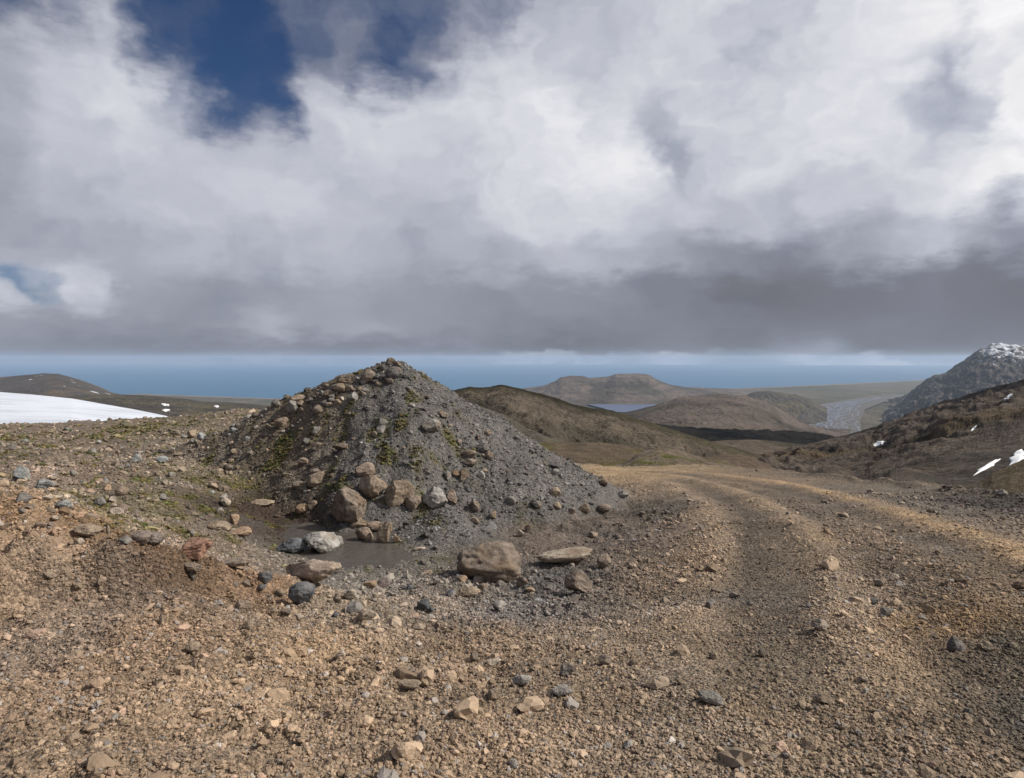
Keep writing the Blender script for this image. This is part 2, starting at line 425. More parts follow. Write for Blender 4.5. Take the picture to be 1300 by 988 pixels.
MG = ground_mat(); MR = rock_mat('weathered_rock'); MRI = rock_mat('gravel_stone', True)

# ------------------------------------------------------------------ near ground mesh
az_in = np.linspace(-44, 44, 1000)
az_out = np.concatenate([np.linspace(-180, -60, 40)[:-1], np.linspace(-60, -44, 90)[:-1]])
AZ = np.radians(np.concatenate([az_out, az_in, -az_out[::-1]]))
R = np.concatenate([np.exp(np.linspace(math.log(1.0), math.log(52), 780)), np.exp(np.linspace(math.log(52), math.log(2600), 60))[1:]])
AA, RR = np.meshgrid(AZ, R)
X = RR*np.sin(AA); Y = RR*np.cos(AA)
Z = height(X, Y)
near = RR < 58
# beyond the shelf: a long concave fall to the lowland
Zf = -0.25*RR + 6*fbm(X/60, Y/60, 4, 400)*np.clip(RR/300, 0, 4)
wf = sstep(52, 90, RR)
Z = Z*(1-wf) + np.minimum(Z, Zf)*wf
Z = np.where(RR > 90, Zf - 4, Z)
Z = np.maximum(Z, -652.5)
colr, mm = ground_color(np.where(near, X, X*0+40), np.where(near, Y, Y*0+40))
nR, nA = X.shape
idx = np.arange(nR*nA).reshape(nR, nA)
q = np.stack([idx[:-1, :-1], idx[1:, :-1], idx[1:, 1:], idx[:-1, 1:]], -1).reshape(-1, 4)[:, ::-1]
V = np.stack([X.ravel(), Y.ravel(), Z.ravel()], -1)
cb = cone(X, Y)-base_h(X, Y)
isM = (cb > 0.02) & near
rdm, rrr = road_mask(X, Y); isR = (rdm > 0.5) & near & ~isM
fM = isM.ravel()[q].sum(1) >= 3; fR = (isR.ravel()[q].sum(1) >= 3) & ~fM
def sub(name, fmask, **kw):
    qq = q[fmask]; u, inv = np.unique(qq, return_inverse=True)
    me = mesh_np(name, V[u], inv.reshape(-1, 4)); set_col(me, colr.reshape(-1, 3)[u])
    return obj(name, me, MG, **kw)
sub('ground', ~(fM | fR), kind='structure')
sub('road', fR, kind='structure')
sub('gravel_mound', fM, label='pointed heap of grey gravel and boulders beside the bend of the dirt road', cat='mound')

# ------------------------------------------------------------------ pond
PZ = hit(440, 712)[2] + 0.03
def pond():
    m, nt, b = new_mat('murky_water')
    b.inputs['Base Color'].default_value = (.078, .069, .060, 1); b.inputs['Roughness'].default_value = .22; b.inputs['Specular IOR Level'].default_value = .5
    tc = N(nt, 'ShaderNodeTexCoord'); nz = N(nt, 'ShaderNodeTexNoise', Scale=5.0, Detail=5.0)
    mp = N(nt, 'ShaderNodeMapping'); mp.inputs['Scale'].default_value = (1, 2.6, 1); L_(nt, tc.outputs['Object'], mp.inputs[0]); L_(nt, mp.outputs[0], nz.inputs['Vector'])
    bp = N(nt, 'ShaderNodeBump', Strength=.5, Distance=.02); L_(nt, nz.outputs[0], bp.inputs['Height']); L_(nt, bp.outputs[0], b.inputs['Normal'])
    mrr = N(nt, 'ShaderNodeMapRange'); L_(nt, nz.outputs[0], mrr.inputs[0]); mrr.inputs[1].default_value = .4; mrr.inputs[2].default_value = .65; mrr.inputs[3].default_value = .18; mrr.inputs[4].default_value = .5
    L_(nt, mrr.outputs[0], b.inputs['Roughness'])
    a = np.linspace(-1, 1, 60); gx, gy = np.meshgrid(a*3.2-2.9, a*2.6+11.2)
    ii = np.arange(3600).reshape(60, 60)
    qq = np.stack([ii[:-1, :-1], ii[:-1, 1:], ii[1:, 1:], ii[1:, :-1]], -1).reshape(-1, 4)
    keep = ((gx+2.9)/3.0)**2+((gy-11.2)/2.4)**2 < 1
    qq = qq[keep.ravel()[qq].all(1)]
    v = np.stack([gx.ravel(), gy.ravel(), np.full(3600, PZ)], -1)
    u, inv = np.unique(qq, return_inverse=True)
    obj('pond_water', mesh_np('pond_water', v[u], inv.reshape(-1, 4)), m, kind='structure')
pond()

# ------------------------------------------------------------------ rock shapes
import bmesh
def rock_mesh(seed, sub_, cuts, round_=0.0, nz=0.06):
    rs = np.random.default_rng(seed)
    bm = bmesh.new(); bmesh.ops.create_icosphere(bm, subdivisions=sub_, radius=1.0)
    v = np.array([p.co[:] for p in bm.verts])
    d = v.copy()
    for k in range(cuts):
        n = rs.normal(size=3); n /= np.linalg.norm(n)
        c = rs.uniform(.50+round_, .86)
        t = v @ n
        over = t > c
        v[over] -= np.outer(t[over]-c, n)*0.97
    # knobbly relief
    for o, (f, a) in enumerate(((1.6, nz*.9), (3.5, nz*.7), (8, nz*.75), (17, nz*.38))):
        s = vnoise(d[:, 0]*f+seed, d[:, 1]*f+3*d[:, 2], seed)+vnoise(d[:, 1]*f+9, d[:, 2]*f+seed*2.3, seed+5)
        v += d*(a*s)[:, None]
    v -= (v.max(0)+v.min(0))/2
    v /= (v.max(0)-v.min(0))/2
    for p, c in zip(bm.verts, v): p.co = c
    me = bpy.data.meshes.new('rock'); bm.to_mesh(me); bm.free()
    if sub_ >= 4:
        me.polygons.foreach_set('use_smooth', np.ones(len(me.polygons), dtype=bool))
    return me
BIG = [rock_mesh(100+i, 5, [9, 12, 7, 14, 10, 8][i % 6], 0.0, .045) for i in range(10)]
RND = [rock_mesh(200+i, 5, 6, 0.2, .04) for i in range(3)]
MED = [rock_mesh(300+i, 4, 8+i % 5, 0.0, .05) for i in range(12)]
for me in BIG+RND+MED: me.materials.append(MR)

PALE = (.36, .295, .23); TAN = (.27, .205, .145); PINK = (.27, .20, .155); BRN = (.185, .143, .11); GRY = (.22, .205, .185); DGR = (.11, .105, .10); SLT = (.095, .105, .115); BLU = (.25, .265, .262); ORG = (.33, .22, .14); RED = (.33, .19, .135); PUR = (.19, .15, .135); LGR = (.34, .325, .30)
def place_rock(px, pyb, w, h, col, label, group=None, me=None, rot=None, depth=None, name='boulder', cat='boulder', sink=.12, tilt=.25):
    x, y, z = hit(px, pyb-1, True)
    ww = w/F*y/2; hh = h/F*y/2
    dd = ww*(depth or random.uniform(.7, 1.0))
    me = me or random.choice(BIG)
    o = bpy.data.objects.new(name, me); link(o)
    y2 = y+dd*0.55
    x2 = x*y2/y
    zz = float(height(np.array([x2]), np.array([y2]))[0])
    zb = z
    o.location = (x2, y2, zb + hh*(1-sink))
    o.scale = (ww*1.03, dd, hh*(1+sink))
    o.rotation_euler = (random.uniform(-tilt, tilt)*.5, random.uniform(-tilt, tilt), rot if rot is not None else random.uniform(-.5, .5))
    base = (.20, .172, .142); k = .25 if sum(col) > .36 else .12
    if col is RED: k = 0
    t = random.uniform(.92, 1.08)
    o.color = (*[(c*(1-k)+b_*k)*t for c, b_ in zip(col, base)], 1)
    o['label'] = label; o['category'] = cat
    if group: o['group'] = group
    return o
G1 = 'boulders heaped at the foot of the gravel mound'
G2 = 'boulders along the crest of the gravel mound'
G3 = 'rocks standing in and round the pond'
G4 = 'loose stones on the road shoulder'
G5 = 'rocks on the left moraine'
HAND = [
 (441, 664, 52, 44, BRN, 'largest grey brown boulder of the heap at the mound foot, at the pond edge', G1, BIG[0]),
 (473, 636, 36, 30, TAN, 'rounded tan boulder wedged between the largest heap boulder and the pink one', G1, BIG[1]),
 (463, 608, 25, 18, PINK, 'pinkish boulder topmost of the heap at the mound foot', G1, BIG[2]),
 (508, 645, 36, 34, TAN, 'split tan block leaning over a dark hollow in the boulder heap', G1, BIG[3]),
 (524, 651, 20, 20, PINK, 'small pinkish brown rock propping the split tan block', G1, BIG[4]),
 (551, 647, 36, 27, LGR, 'pale grey boulder at the right end of the heap at the mound foot', G1, BIG[5]),
 (573, 641, 15, 18, PINK, 'upright pinkish stone touching the pale grey boulder', G1, BIG[6]),
 (488, 692, 21, 28, TAN, 'pointed tan boulder tipped upright on the pond shore', G1, BIG[7]),
 (463, 690, 24, 19, PINK, 'pinkish wedge shaped rock at the pond shore beside the pointed one', G1, BIG[8]),
 (476, 678, 22, 14, PINK, 'low pinkish rock behind the pair of shore boulders', G1, BIG[9]),
 (503, 690, 9, 9, ORG, 'small orange stone right of the pointed shore boulder', G1, MED[0]),
 (457, 672, 24, 12, TAN, 'flat tan rock under the largest boulder of the heap', G1, MED[1]),
 (620, 741, 80, 47, BRN, 'biggest boulder, brown with a pale broken right end, in the gravel pit', None, BIG[2]),
 (735, 755, 36, 27, BRN, 'sharp edged brown rock with a pointed top near the road', None, BIG[6]),
 (767, 722, 20, 17, BRN, 'round brown stone at the end of the pale flat slab', None, RND[0]),
 (718, 717, 76, 14, PALE, 'long pale flat slab lying between the brown boulder and the round stone', None, BIG[4]),
 (398, 744, 76, 28, (.40, .31, .24), 'broad low pinkish rock sloping into the near edge of the pond', G3, BIG[1]),
 (383, 769, 34, 26, SLT, 'dark blue grey rock on gravel below the pond', G3, RND[1]),
 (372, 704, 38, 18, SLT, 'slate coloured rock half sunk in the pond', G3, BIG[5]),
 (407, 706, 46, 28, LGR, 'pale topped grey rock standing in the pond', G3, BIG[8]),
 (425, 697, 24, 14, GRY, 'low grey rock right behind the pale topped pond rock', G3, MED[2]),
 (336, 745, 18, 14, SLT, 'small dark stone touching the left end of the low pinkish rock', G3, MED[3]),
 (309, 783, 22, 17, TAN, 'square tan block lying on the gravel bank', G4, BIG[3]),
 (315, 802, 16, 12, TAN, 'small tan stone below the square tan block', G4, MED[4]),
 (249, 713, 42, 26, RED, 'brick red boulder with a grey left corner on the bank', None, BIG[7]),
 (300, 724, 54, 12, PALE, 'flat pale rock right of the brick red boulder', None, BIG[9]),
 (240, 728, 40, 12, BRN, 'low brown rock buried below the brick red boulder', None, BIG[0]),
 (243, 738, 12, 14, DGR, 'small dark upright stone below the brick red boulder', None, MED[5]),
 (27, 613, 20, 20, BLU, 'blue grey angular boulder at the left end of the moraine', G5, BIG[6]),
 (57, 622, 22, 12, BLU, 'pale blue grey rock just right of the angular blue grey boulder', G5, BIG[3]),
 (80, 647, 23, 9, BLU, 'flat bluish slab lying before the bare tan bank', G5, BIG[2]),
 (126, 646, 16, 13, GRY, 'grey angular stone with a dark left face on the moraine', G5, BIG[5]),
 (155, 632, 15, 12, PINK, 'upper of two pink stones on the mossy flat', G5, RND[2]),
 (155, 653, 13, 11, PINK, 'lower of two pink stones on the mossy flat', G5, RND[0]),
 (136, 626, 11, 9, ORG, 'small orange stone left of the upper pink stone', G5, MED[6]),
 (112, 684, 30, 15, TAN, 'squat tan rock at the left edge of the moss', G5, BIG[1]),
 (137, 682, 5, 16, PALE, 'thin pale sliver of rock standing on edge in the moss', G5, MED[7]),
 (178, 694, 30, 17, PUR, 'purple brown rock at the lower edge of the moss', G5, BIG[4]),
 (196, 696, 22, 17, PUR, 'reddish purple rock joined to its purple brown neighbour', G5, RND[1]),
 (157, 693, 16, 9, GRY, 'grey stone left of the purple brown rock', G5, MED[8]),
 (332, 644, 32, 8, TAN, 'long tan cigar shaped stone on the dark mud', G3, RND[2]),
 (384, 655, 17, 13, ORG, 'rounded orange tan stone on the dark mud right of the cigar shaped one', G3, RND[0]),
 (398, 650, 12, 12, TAN, 'small tan stone beside the rounded orange tan stone', G3, MED[9]),
 (305, 682, 26, 10, ORG, 'pale orange rock on the left shore of the pond', G3, BIG[2]),
 (298, 668, 12, 14, ORG, 'narrow orange rock standing above the pale orange shore rock', G3, MED[10]),
 (280, 677, 28, 12, TAN, 'long tan rock left of the narrow orange rock', G3, MED[11]),
 (548, 552, 26, 17, GRY, 'grey boulder casting a dark shadow, alone on the middle of the mound', None, BIG[1]),
 (500, 484, 22, 18, DGR, 'round dark boulder just below the top of the mound', G2, RND[1]),
 (467, 488, 28, 17, BRN, 'broad brown boulder left of the round dark one near the top', G2, BIG[5]),
 (480, 487, 14, 12, DGR, 'dark stone between the two boulders near the top of the mound', G2, BIG[8]),
 (496, 466, 12, 9, DGR, 'stone crowning the very top of the mound', G2, BIG[3]),
 (505, 468, 10, 8, BRN, 'small brown stone right of the crowning stone', G2, MED[1]),
 (486, 471, 10, 7, DGR, 'small dark stone left of the crowning stone', G2, MED[3]),
 (438, 489, 22, 12, BRN, 'brown boulder on the left skyline of the mound', G2, BIG[7]),
 (431, 503, 21, 13, TAN, 'tan boulder below the left skyline boulder of the mound', G2, BIG[9]),
 (444, 499, 11, 9, BRN, 'small brown stone touching the tan skyline boulder', G2, MED[5]),
 (450, 512, 11, 12, LGR, 'pale upright stone right of the tan skyline boulder', G2, BIG[6]),
 (405, 527, 17, 12, BRN, 'smooth brown boulder midway down the left flank of the mound', G2, RND[2]),
 (371, 527, 18, 18, GRY, 'upright grey boulder low on the left flank of the mound', G2, BIG[0]),
 (357, 545, 18, 13, TAN, 'tan boulder below the upright grey one on the left flank', G2, BIG[4]),
 (380, 514, 22, 11, TAN, 'tan boulder on the skyline above the upright grey one', G2, BIG[2]),
 (350, 520, 12, 9, GRY, 'grey stone at the left end of the mound skyline', G2, MED[7]),
 (402, 553, 12, 10, GRY, 'grey stone low on the left flank beside olive moss', G2, BIG[3]),
 (403, 573, 14, 9, BRN, 'dark stone at the left foot of the mound above the mud', G2, MED[9]),
 (434, 575, 24, 10, BRN, 'flat reddish brown rock on the lower left face of the mound', G2, BIG[8]),
 (485, 545, 16, 12, GRY, 'upper of two grey stones in the middle of the mound face', G2, BIG[5]),
 (483, 552, 11, 11, GRY, 'lower of two grey stones in the middle of the mound face', G2, MED[4]),
 (401, 619, 24, 16, TAN, 'tan rock left of the boulder heap at the mound foot', G1, BIG[7]),
 (378, 622, 14, 10, BRN, 'brown stone above the dark mud, left of the tan rock', G1, BIG[2]),
 (613, 577, 16, 13, DGR, 'round dark stone topmost of three on the right face of the mound', None, RND[0]),
 (596, 582, 19, 9, BRN, 'long brown stone leftmost of three on the right face of the mound', None, RND[1]),
 (621, 585, 11, 11, BRN, 'small brown stone lowest of three on the right face of the mound', None, RND[2]),
 (597, 594, 18, 10, BRN, 'brown slab below the three stones on the right face of the mound', None, BIG[1]),
 (589, 613, 13, 17, TAN, 'tan stone standing over a dark gap low on the right face', None, BIG[3]),
 (579, 607, 13, 9, ORG, 'light orange stone left of the standing tan stone', None, BIG[6]),
 (567, 613, 10, 11, GRY, 'pale grey disc of stone above the upright pinkish stone', None, MED[8]),
 (611, 610, 9, 11, LGR, 'pale grey angular stone on the right face of the mound', None, MED[2]),
 (602, 652, 17, 14, BRN, 'brown rock at the foot of the right face of the mound', None, BIG[0]),
 (603, 667, 12, 9, PINK, 'pink stone at the edge of the pit floor', None, MED[0]),
 (626, 661, 10, 10, TAN, 'tan cube like stone at the edge of the pit floor', None, MED[3]),
 (680, 648, 15, 11, DGR, 'dark angular stone low on the right face of the mound', None, BIG[8]),
 (704, 604, 13, 7, LGR, 'white stone on the right edge of the mound', None, BIG[5]),
 (704, 596, 16, 7, DGR, 'dark flat stone on the skyline of the right edge', None, MED[7]),
 (742, 653, 14, 11, TAN, 'tan stone middle of a row along the right foot of the mound', None, BIG[2]),
 (767, 653, 17, 9, BRN, 'brown grey stone right of the middle stone along the mound foot', None, RND[1]),
 (791, 634, 16, 9, GRY, 'grey stone at the tip of the mound near the road', None, RND[0]),
 (766, 619, 14, 9, TAN, 'tan stone on the end slope of the mound', None, BIG[9]),
 (726, 656, 12, 8, BRN, 'brown stone left of the middle stone along the mound foot', None, MED[9]),
 (708, 649, 11, 9, TAN, 'small tan stone between the dark angular stone and the row', None, MED[6]),
 (661, 682, 9, 8, PALE, 'left one of a pale pair of stones on the pit floor', None, MED[1]),
 (670, 677, 10, 10, TAN, 'right one of a pale pair of stones on the pit floor', None, MED[4]),
 (753, 685, 12, 7, TAN, 'tan stone on the churned dark gravel beside the road', None, MED[10]),
 (533, 700, 16, 4, PALE, 'flat white sliver on the pit floor right of the shore boulders', None, MED[5]),
 (594, 760, 34, 13, TAN, 'curved tan rock buried in front of the biggest boulder', None, BIG[5]),
 (585, 741, 14, 8, ORG, 'orange brown stone at the left end of the biggest boulder', None, MED[8]),
 (470, 748, 18, 8, ORG, 'orange stone on the near shore of the pond', G3, MED[2]),
 (487, 747, 18, 9, PUR, 'purple grey stone on the near shore of the pond', G3, MED[11]),
 (720, 860, 19, 16, GRY, 'grey cube like stone in the foreground shoulder', G4, BIG[3]),
 (602, 842, 11, 13, BRN, 'brown pyramid shaped pebble in the foreground shoulder', G4, BIG[6]),
 (768, 846, 17, 11, BRN, 'rounded brown stone in the foreground, right of the grey cube like one', G4, RND[0]),
 (519, 878, 32, 10, TAN, 'long flat tan stone in the foreground shoulder', G4, BIG[4]),
 (627, 892, 16, 14, TAN, 'tan stone at the bottom, left of the leaning block', G4, BIG[7]),
 (663, 874, 24, 13, GRY, 'grey leaning block in the foreground shoulder', G4, BIG[1]),
 (713, 886, 26, 12, GRY, 'flat grey stone below the grey cube like stone', G4, BIG[9]),
 (675, 900, 14, 12, PALE, 'pale stone at the bottom between two flat grey ones', G4, MED[0]),
 (627, 846, 18, 7, PALE, 'flat pale stone in the foreground right of the brown pyramid', G4, MED[9]),
 (532, 802, 18, 8, TAN, 'flat tan stone on the lip above the foreground', G4, MED[6]),
 (432, 838, 13, 9, PALE, 'whitish stone on the plain brown foreground gravel', G4, MED[2]),
 (245, 830, 18, 12, TAN, 'tan angular stone on the left foreground gravel', G4, BIG[2]),
 (205, 795, 7, 14, TAN, 'small upright tan stone on the left foreground gravel', G4, MED[4]),
 (97, 752, 18, 10, TAN, 'tan stone half buried in the left bank', G4, BIG[0]),
 (62, 742, 20, 12, TAN, 'pale tan stone lodged in the left bank', G4, BIG[8]),
 (1040, 802, 24, 13, PALE, 'largest pale flat stone on the road', 'stones lying on the road', BIG[5]),
 (1116, 746, 14, 9, GRY, 'grey stone, left of the pair high on the road', 'stones lying on the road', BIG[1]),
 (1134, 739, 13, 8, PALE, 'pale stone, right of the pair high on the road', 'stones lying on the road', BIG[2]),
 (902, 774, 13, 10, GRY, 'grey stone lying alone on the left wheel track', 'stones lying on the road', BIG[3]),
 (1210, 829, 15, 19, DGR, 'tall dark grey stone on the right of the road', 'stones lying on the road', RND[2]),
 (967, 837, 10, 11, BRN, 'small brown stone in the middle of the road', 'stones lying on the road', MED[3]),
 (1047, 641, 10, 5, DGR, 'dark stone beside the bright far wheel track', 'stones lying on the road', MED[5]),
 (1272, 631, 13, 8, GRY, 'round grey stone on the dark outer verge of the road', 'stones lying on the road', RND[0]),
 (902, 897, 34, 15, GRY, 'wide pale grey stone at the bottom of the road', 'stones lying on the road', BIG[9]),
 (1047, 895, 22, 11, PALE, 'pale stone right of the wide grey one at the bottom', 'stones lying on the road', BIG[6]),
 (1095, 868, 12, 8, PALE, 'pale stone right of the road centre in the foreground', 'stones lying on the road', MED[7]),
 (1108, 769, 14, 7, DGR, 'dark flat stone below the pair of stones high on the road', 'stones lying on the road', MED[10]),
 (905, 838, 10, 8, TAN, 'tan stone on the road left of the small brown one', 'stones lying on the road', MED[11]),
 (1126, 784, 15, 10, GRY, 'dusty grey stone below the dark flat stone on the road', 'stones lying on the road', BIG[7]),
]
for hnd in HAND:
    px, pb, w, h, c, lab, g, me = hnd
    kw = {}
    if w > 2.6*h: kw = dict(depth=.55)
    place_rock(px, pb, w, h, c, lab, g, me, name='boulder' if w*h > 250 else 'stone', cat='boulder' if w*h > 250 else 'stone', **kw)

def scatter(n, region, size, cols, label, group, pool, seed, name='stone'):
    rs = random.Random(seed)
    placed = 0
    while placed < n:
        px, py = region(rs)
        w = rs.uniform(*size)*(1 if rs.random() < .8 else 1.5)
        c = rs.choice(cols)
        place_rock(px, py, w, w*rs.uniform(.5, .8), c, label, group, rs.choice(pool), name=name, cat='stone', rot=rs.uniform(0, 6))
        placed += 1
def tri_mound(rs):
    while True:
        py = rs.uniform(475, 650); t = (py-458)/192
        px = rs.uniform(497-190*t, 497+290*t)
        if rs.random() < .8: return px, py
def crest(rs):
    t = rs.random()**1.2; px = 495-150*t
    return px, np.interp(px, [345, 420, 497], [528, 502, 472])+rs.uniform(0, 18)
scatter(26, crest, (6, 11), [BRN, DGR, GRY, TAN], 'small boulder in the stony cap along the left ridge of the mound', 'small boulders on the left ridge of the mound', MED, 1)
scatter(40, tri_mound, (5, 10), [GRY, BRN, DGR, TAN], 'small stone scattered on the grey scree face of the mound', 'stones scattered on the mound face', MED, 2)
scatter(52, lambda r: (r.uniform(5, 340), 545+85*r.random()**.9), (5, 11), [TAN, BRN, GRY, PINK, BLU], 'small stone scattered over the upper left moraine slope', 'stones scattered on the upper left moraine', MED, 3)
scatter(30, lambda r: (r.uniform(20, 300), r.uniform(635, 695)), (6, 13), [TAN, BRN, GRY, PINK, PALE], 'small stone on the mossy flat left of the pond', 'stones on the mossy flat', MED, 4)
def lip(rs):
    px = rs.uniform(270, 700); return px, np.interp(px, [270, 400, 560, 700], [745, 775, 765, 762])+rs.uniform(-18, 20)
scatter(26, lip, (6, 14), [TAN, BRN, GRY, PALE, ORG, SLT], 'small stone bedded in the gravel bank in front of the pond', 'stones in the bank before the pond', MED, 5)

# ------------------------------------------------------------------ gravel and moss (uncountable)
def gn_scatter(name, pos, rot, scl, col, shapes, mat_set=True):
    me = bpy.data.meshes.new(name)
    me.vertices.add(len(pos)); me.vertices.foreach_set('co', pos.astype(np.float32).ravel())
    for nm, d in (('rot', rot), ('scl', scl)):
        a = me.attributes.new(nm, 'FLOAT_VECTOR', 'POINT'); a.data.foreach_set('vector', d.astype(np.float32).ravel())
    a = me.attributes.new('col', 'FLOAT_COLOR', 'POINT'); c = np.ones((len(pos), 4), dtype=np.float32); c[:, :3] = col; a.data.foreach_set('color', c.ravel())
    a = me.attributes.new('vi', 'INT', 'POINT'); a.data.foreach_set('value', rng.integers(0, shapes, len(pos)).astype(np.int32))
    o = bpy.data.objects.new(name, me); link(o)
    ng = bpy.data.node_groups.new(name, 'GeometryNodeTree')
    ng.interface.new_socket('Geometry', in_out='INPUT', socket_type='NodeSocketGeometry')
    ng.interface.new_socket('Geometry', in_out='OUTPUT', socket_type='NodeSocketGeometry')
    nn = ng.nodes; lk = ng.links.new
    gi = nn.new('NodeGroupInput'); go = nn.new('NodeGroupOutput')
    join = nn.new('GeometryNodeGeometryToInstance')
    for k in range(shapes):
        ic = nn.new('GeometryNodeMeshIcoSphere'); ic.inputs['Subdivisions'].default_value = 2 if mat_set else 3
        sp = nn.new('GeometryNodeSetPosition'); lk(ic.outputs[0], sp.inputs[0])
        nz = nn.new('ShaderNodeTexNoise'); nz.noise_dimensions = '4D'; nz.inputs['W'].default_value = k*7.3; nz.inputs['Scale'].default_value = 0.9; nz.inputs['Detail'].default_value = 1.0
        vm = nn.new('ShaderNodeVectorMath'); vm.operation = 'SUBTRACT'; lk(nz.outputs['Color'], vm.inputs[0]); vm.inputs[1].default_value = (.5, .5, .5)
        vs = nn.new('ShaderNodeVectorMath'); vs.operation = 'SCALE'; lk(vm.outputs[0], vs.inputs[0]); vs.inputs['Scale'].default_value = 1.9
        lk(vs.outputs[0], sp.inputs['Offset'])
        ch = nn.new('GeometryNodeConvexHull'); lk(sp.outputs[0], ch.inputs[0])
        sm = nn.new('GeometryNodeSetMaterial'); lk(sp.outputs[0], sm.inputs[0]); sm.inputs['Material'].default_value = MRI
        ss = nn.new('GeometryNodeSetShadeSmooth'); lk(sm.outputs[0], ss.inputs[0]); ss.inputs['Shade Smooth'].default_value = not mat_set
        # angular stones: a sphere of few faces, flat shaded
        lk(ss.outputs[0], join.inputs[0])
    ip = nn.new('GeometryNodeInstanceOnPoints')
    lk(gi.outputs[0], ip.inputs['Points']); lk(join.outputs[0], ip.inputs['Instance']); ip.inputs['Pick Instance'].default_value = True
    def at(nm, typ):
        n = nn.new('GeometryNodeInputNamedAttribute'); n.data_type = typ; n.inputs['Name'].default_value = nm
        return [s for s in n.outputs if s.enabled and s.name == 'Attribute'][0]
    lk(at('vi', 'INT'), ip.inputs['Instance Index'])
    er = nn.new('FunctionNodeEulerToRotation'); lk(at('rot', 'FLOAT_VECTOR'), er.inputs[0]); lk(er.outputs[0], ip.inputs['Rotation'])
    lk(at('scl', 'FLOAT_VECTOR'), ip.inputs['Scale'])
    lk(ip.outputs[0], go.inputs[0])
    md = o.modifiers.new('scatter', 'NODES'); md.node_group = ng
    o['kind'] = 'stuff'
    me.materials.append(MRI)
    return o

def scatter_pts(n, rmin, rmax, azd):
    r = np.sqrt(rng.uniform(rmin**2, rmax**2, n)); a = rng.uniform(-math.radians(azd), math.radians(azd), n)
    return r*np.sin(a), r*np.cos(a)
PX, PY, PS = [], [], []
for s, rmax, cov in ((.012, 7.0, .42), (.019, 11.5, .34), (.030, 20, .17), (.052, 28, .070), (.085, 44, .028), (.13, 44, .010)):
    area = math.radians(88)/2*(rmax**2-2.2**2); n = int(area*cov/s**2)
    x, y = scatter_pts(n, 2.2, rmax, 44)
    PX.append(x); PY.append(y); PS.append(s*rng.lognormal(0, .28, n))
x = np.concatenate(PX); y = np.concatenate(PY); s = np.concatenate(PS)
b_ = base_h(x, y); c_ = cone(x, y); mnd = sstep(-.1, .2, c_-b_); rd, rr_ = road_mask(x, y)
z = height(x, y)
den = (0.85+0.7*fbm(x*.7, y*.7, 3, 501))*(.35+.65*sstep(-.3, .0, fbm(x*.55+7, y*.55, 4, 503)))
den = den*np.where(mnd > .5, np.where(s > .04, 4.2, np.where(s > .026, 1.9, 1.1)), 1.0)
den = den*(1-rd*np.where(s > .026, .5, .05))
for Lk, wd in ((TR1, .45), (TR2, .4), (RU1, .3), (RU2, .3), (RU3, .3)): den = den*(1-.8*np.exp(-(dist_poly(x, y, Lk)/wd)**2))
sand = np.exp(-(((x-0.2)/2.0)**2+((y-11.2)/1.6)**2)**2); den = den*(1-.8*sand*(s > .025))
pitm = np.exp(-(((x+2.4)/2.3)**2+((y-10.6)/1.7)**2)**2); den = den*(1-.7*pitm)
mud = np.exp(-(((x+4.6)/1.3)**2+((y-12.6)/1.6)**2)**2); den = den*(1-.85*mud)
den = den*np.where(z < PZ+.01, .06, 1)
edge = np.interp(np.arctan2(x, y), np.arctan((np.array([0, 900, 1000, 1100, 1200, 1300])-650)/F), np.array([46, 42, 35, 27, 23, 20]))
den = den*np.where((s > .045) & (np.hypot(x, y) < 8), .55, 1)*np.where((s > .045) & (mnd < .5) & (np.arctan2(x, y) < .05) & (np.hypot(x, y) > 9), 2.6, 1)
keep = (rng.random(len(x)) < den) & (np.hypot(x, y) < edge)
x, y, z, s, mnd, rd = x[keep], y[keep], z[keep], s[keep], mnd[keep], rd[keep]
gc, _ = ground_color(x, y)
gc = gc*(1+0.38*(1-mnd)+.12+.12*rd)[:, None]
pat = 1+.5*fbm(x*.45, y*.45, 3, 777); gc = gc*np.clip(pat, .6, 1.3)[:, None]
lum = np.exp(rng.normal(0, 1, len(x))*(.26+.14*(mnd > .5)))[:, None]
tint = rng.random(len(x))
gcl = gc.mean(1, keepdims=True)
grey = gcl*np.array([1.0, 1.0, 1.0]); pink = gcl*np.array([1.45, .95, .72])
tf = np.where(tint < .09+.25*(mnd > .5), .6, 0)[:, None]; pf = np.where(tint > .93, .5, 0)[:, None]
gc = gc*(1-tf)+grey*1.05*tf; gc = gc*(1-pf)+pink*1.1*pf
gc = gc*lum; gc = np.maximum(gc/np.maximum(1, gc.max(1, keepdims=True)/.48), .015)
scl = np.stack([s*.55*rng.uniform(.8, 1.35, len(s)), s*.55*rng.uniform(.7, 1.1, len(s)), s*.55*rng.uniform(.45, .85, len(s))], -1)
rot = np.stack([rng.normal(0, .35, len(s)), rng.normal(0, .35, len(s)), rng.uniform(0, 6.28, len(s))], -1)
# slope alignment not needed: stones sit a third deep
gn_scatter('gravel', np.stack([x, y, z+scl[:, 2]*.35], -1), rot, scl, gc, 9)
print('gravel', len(x))
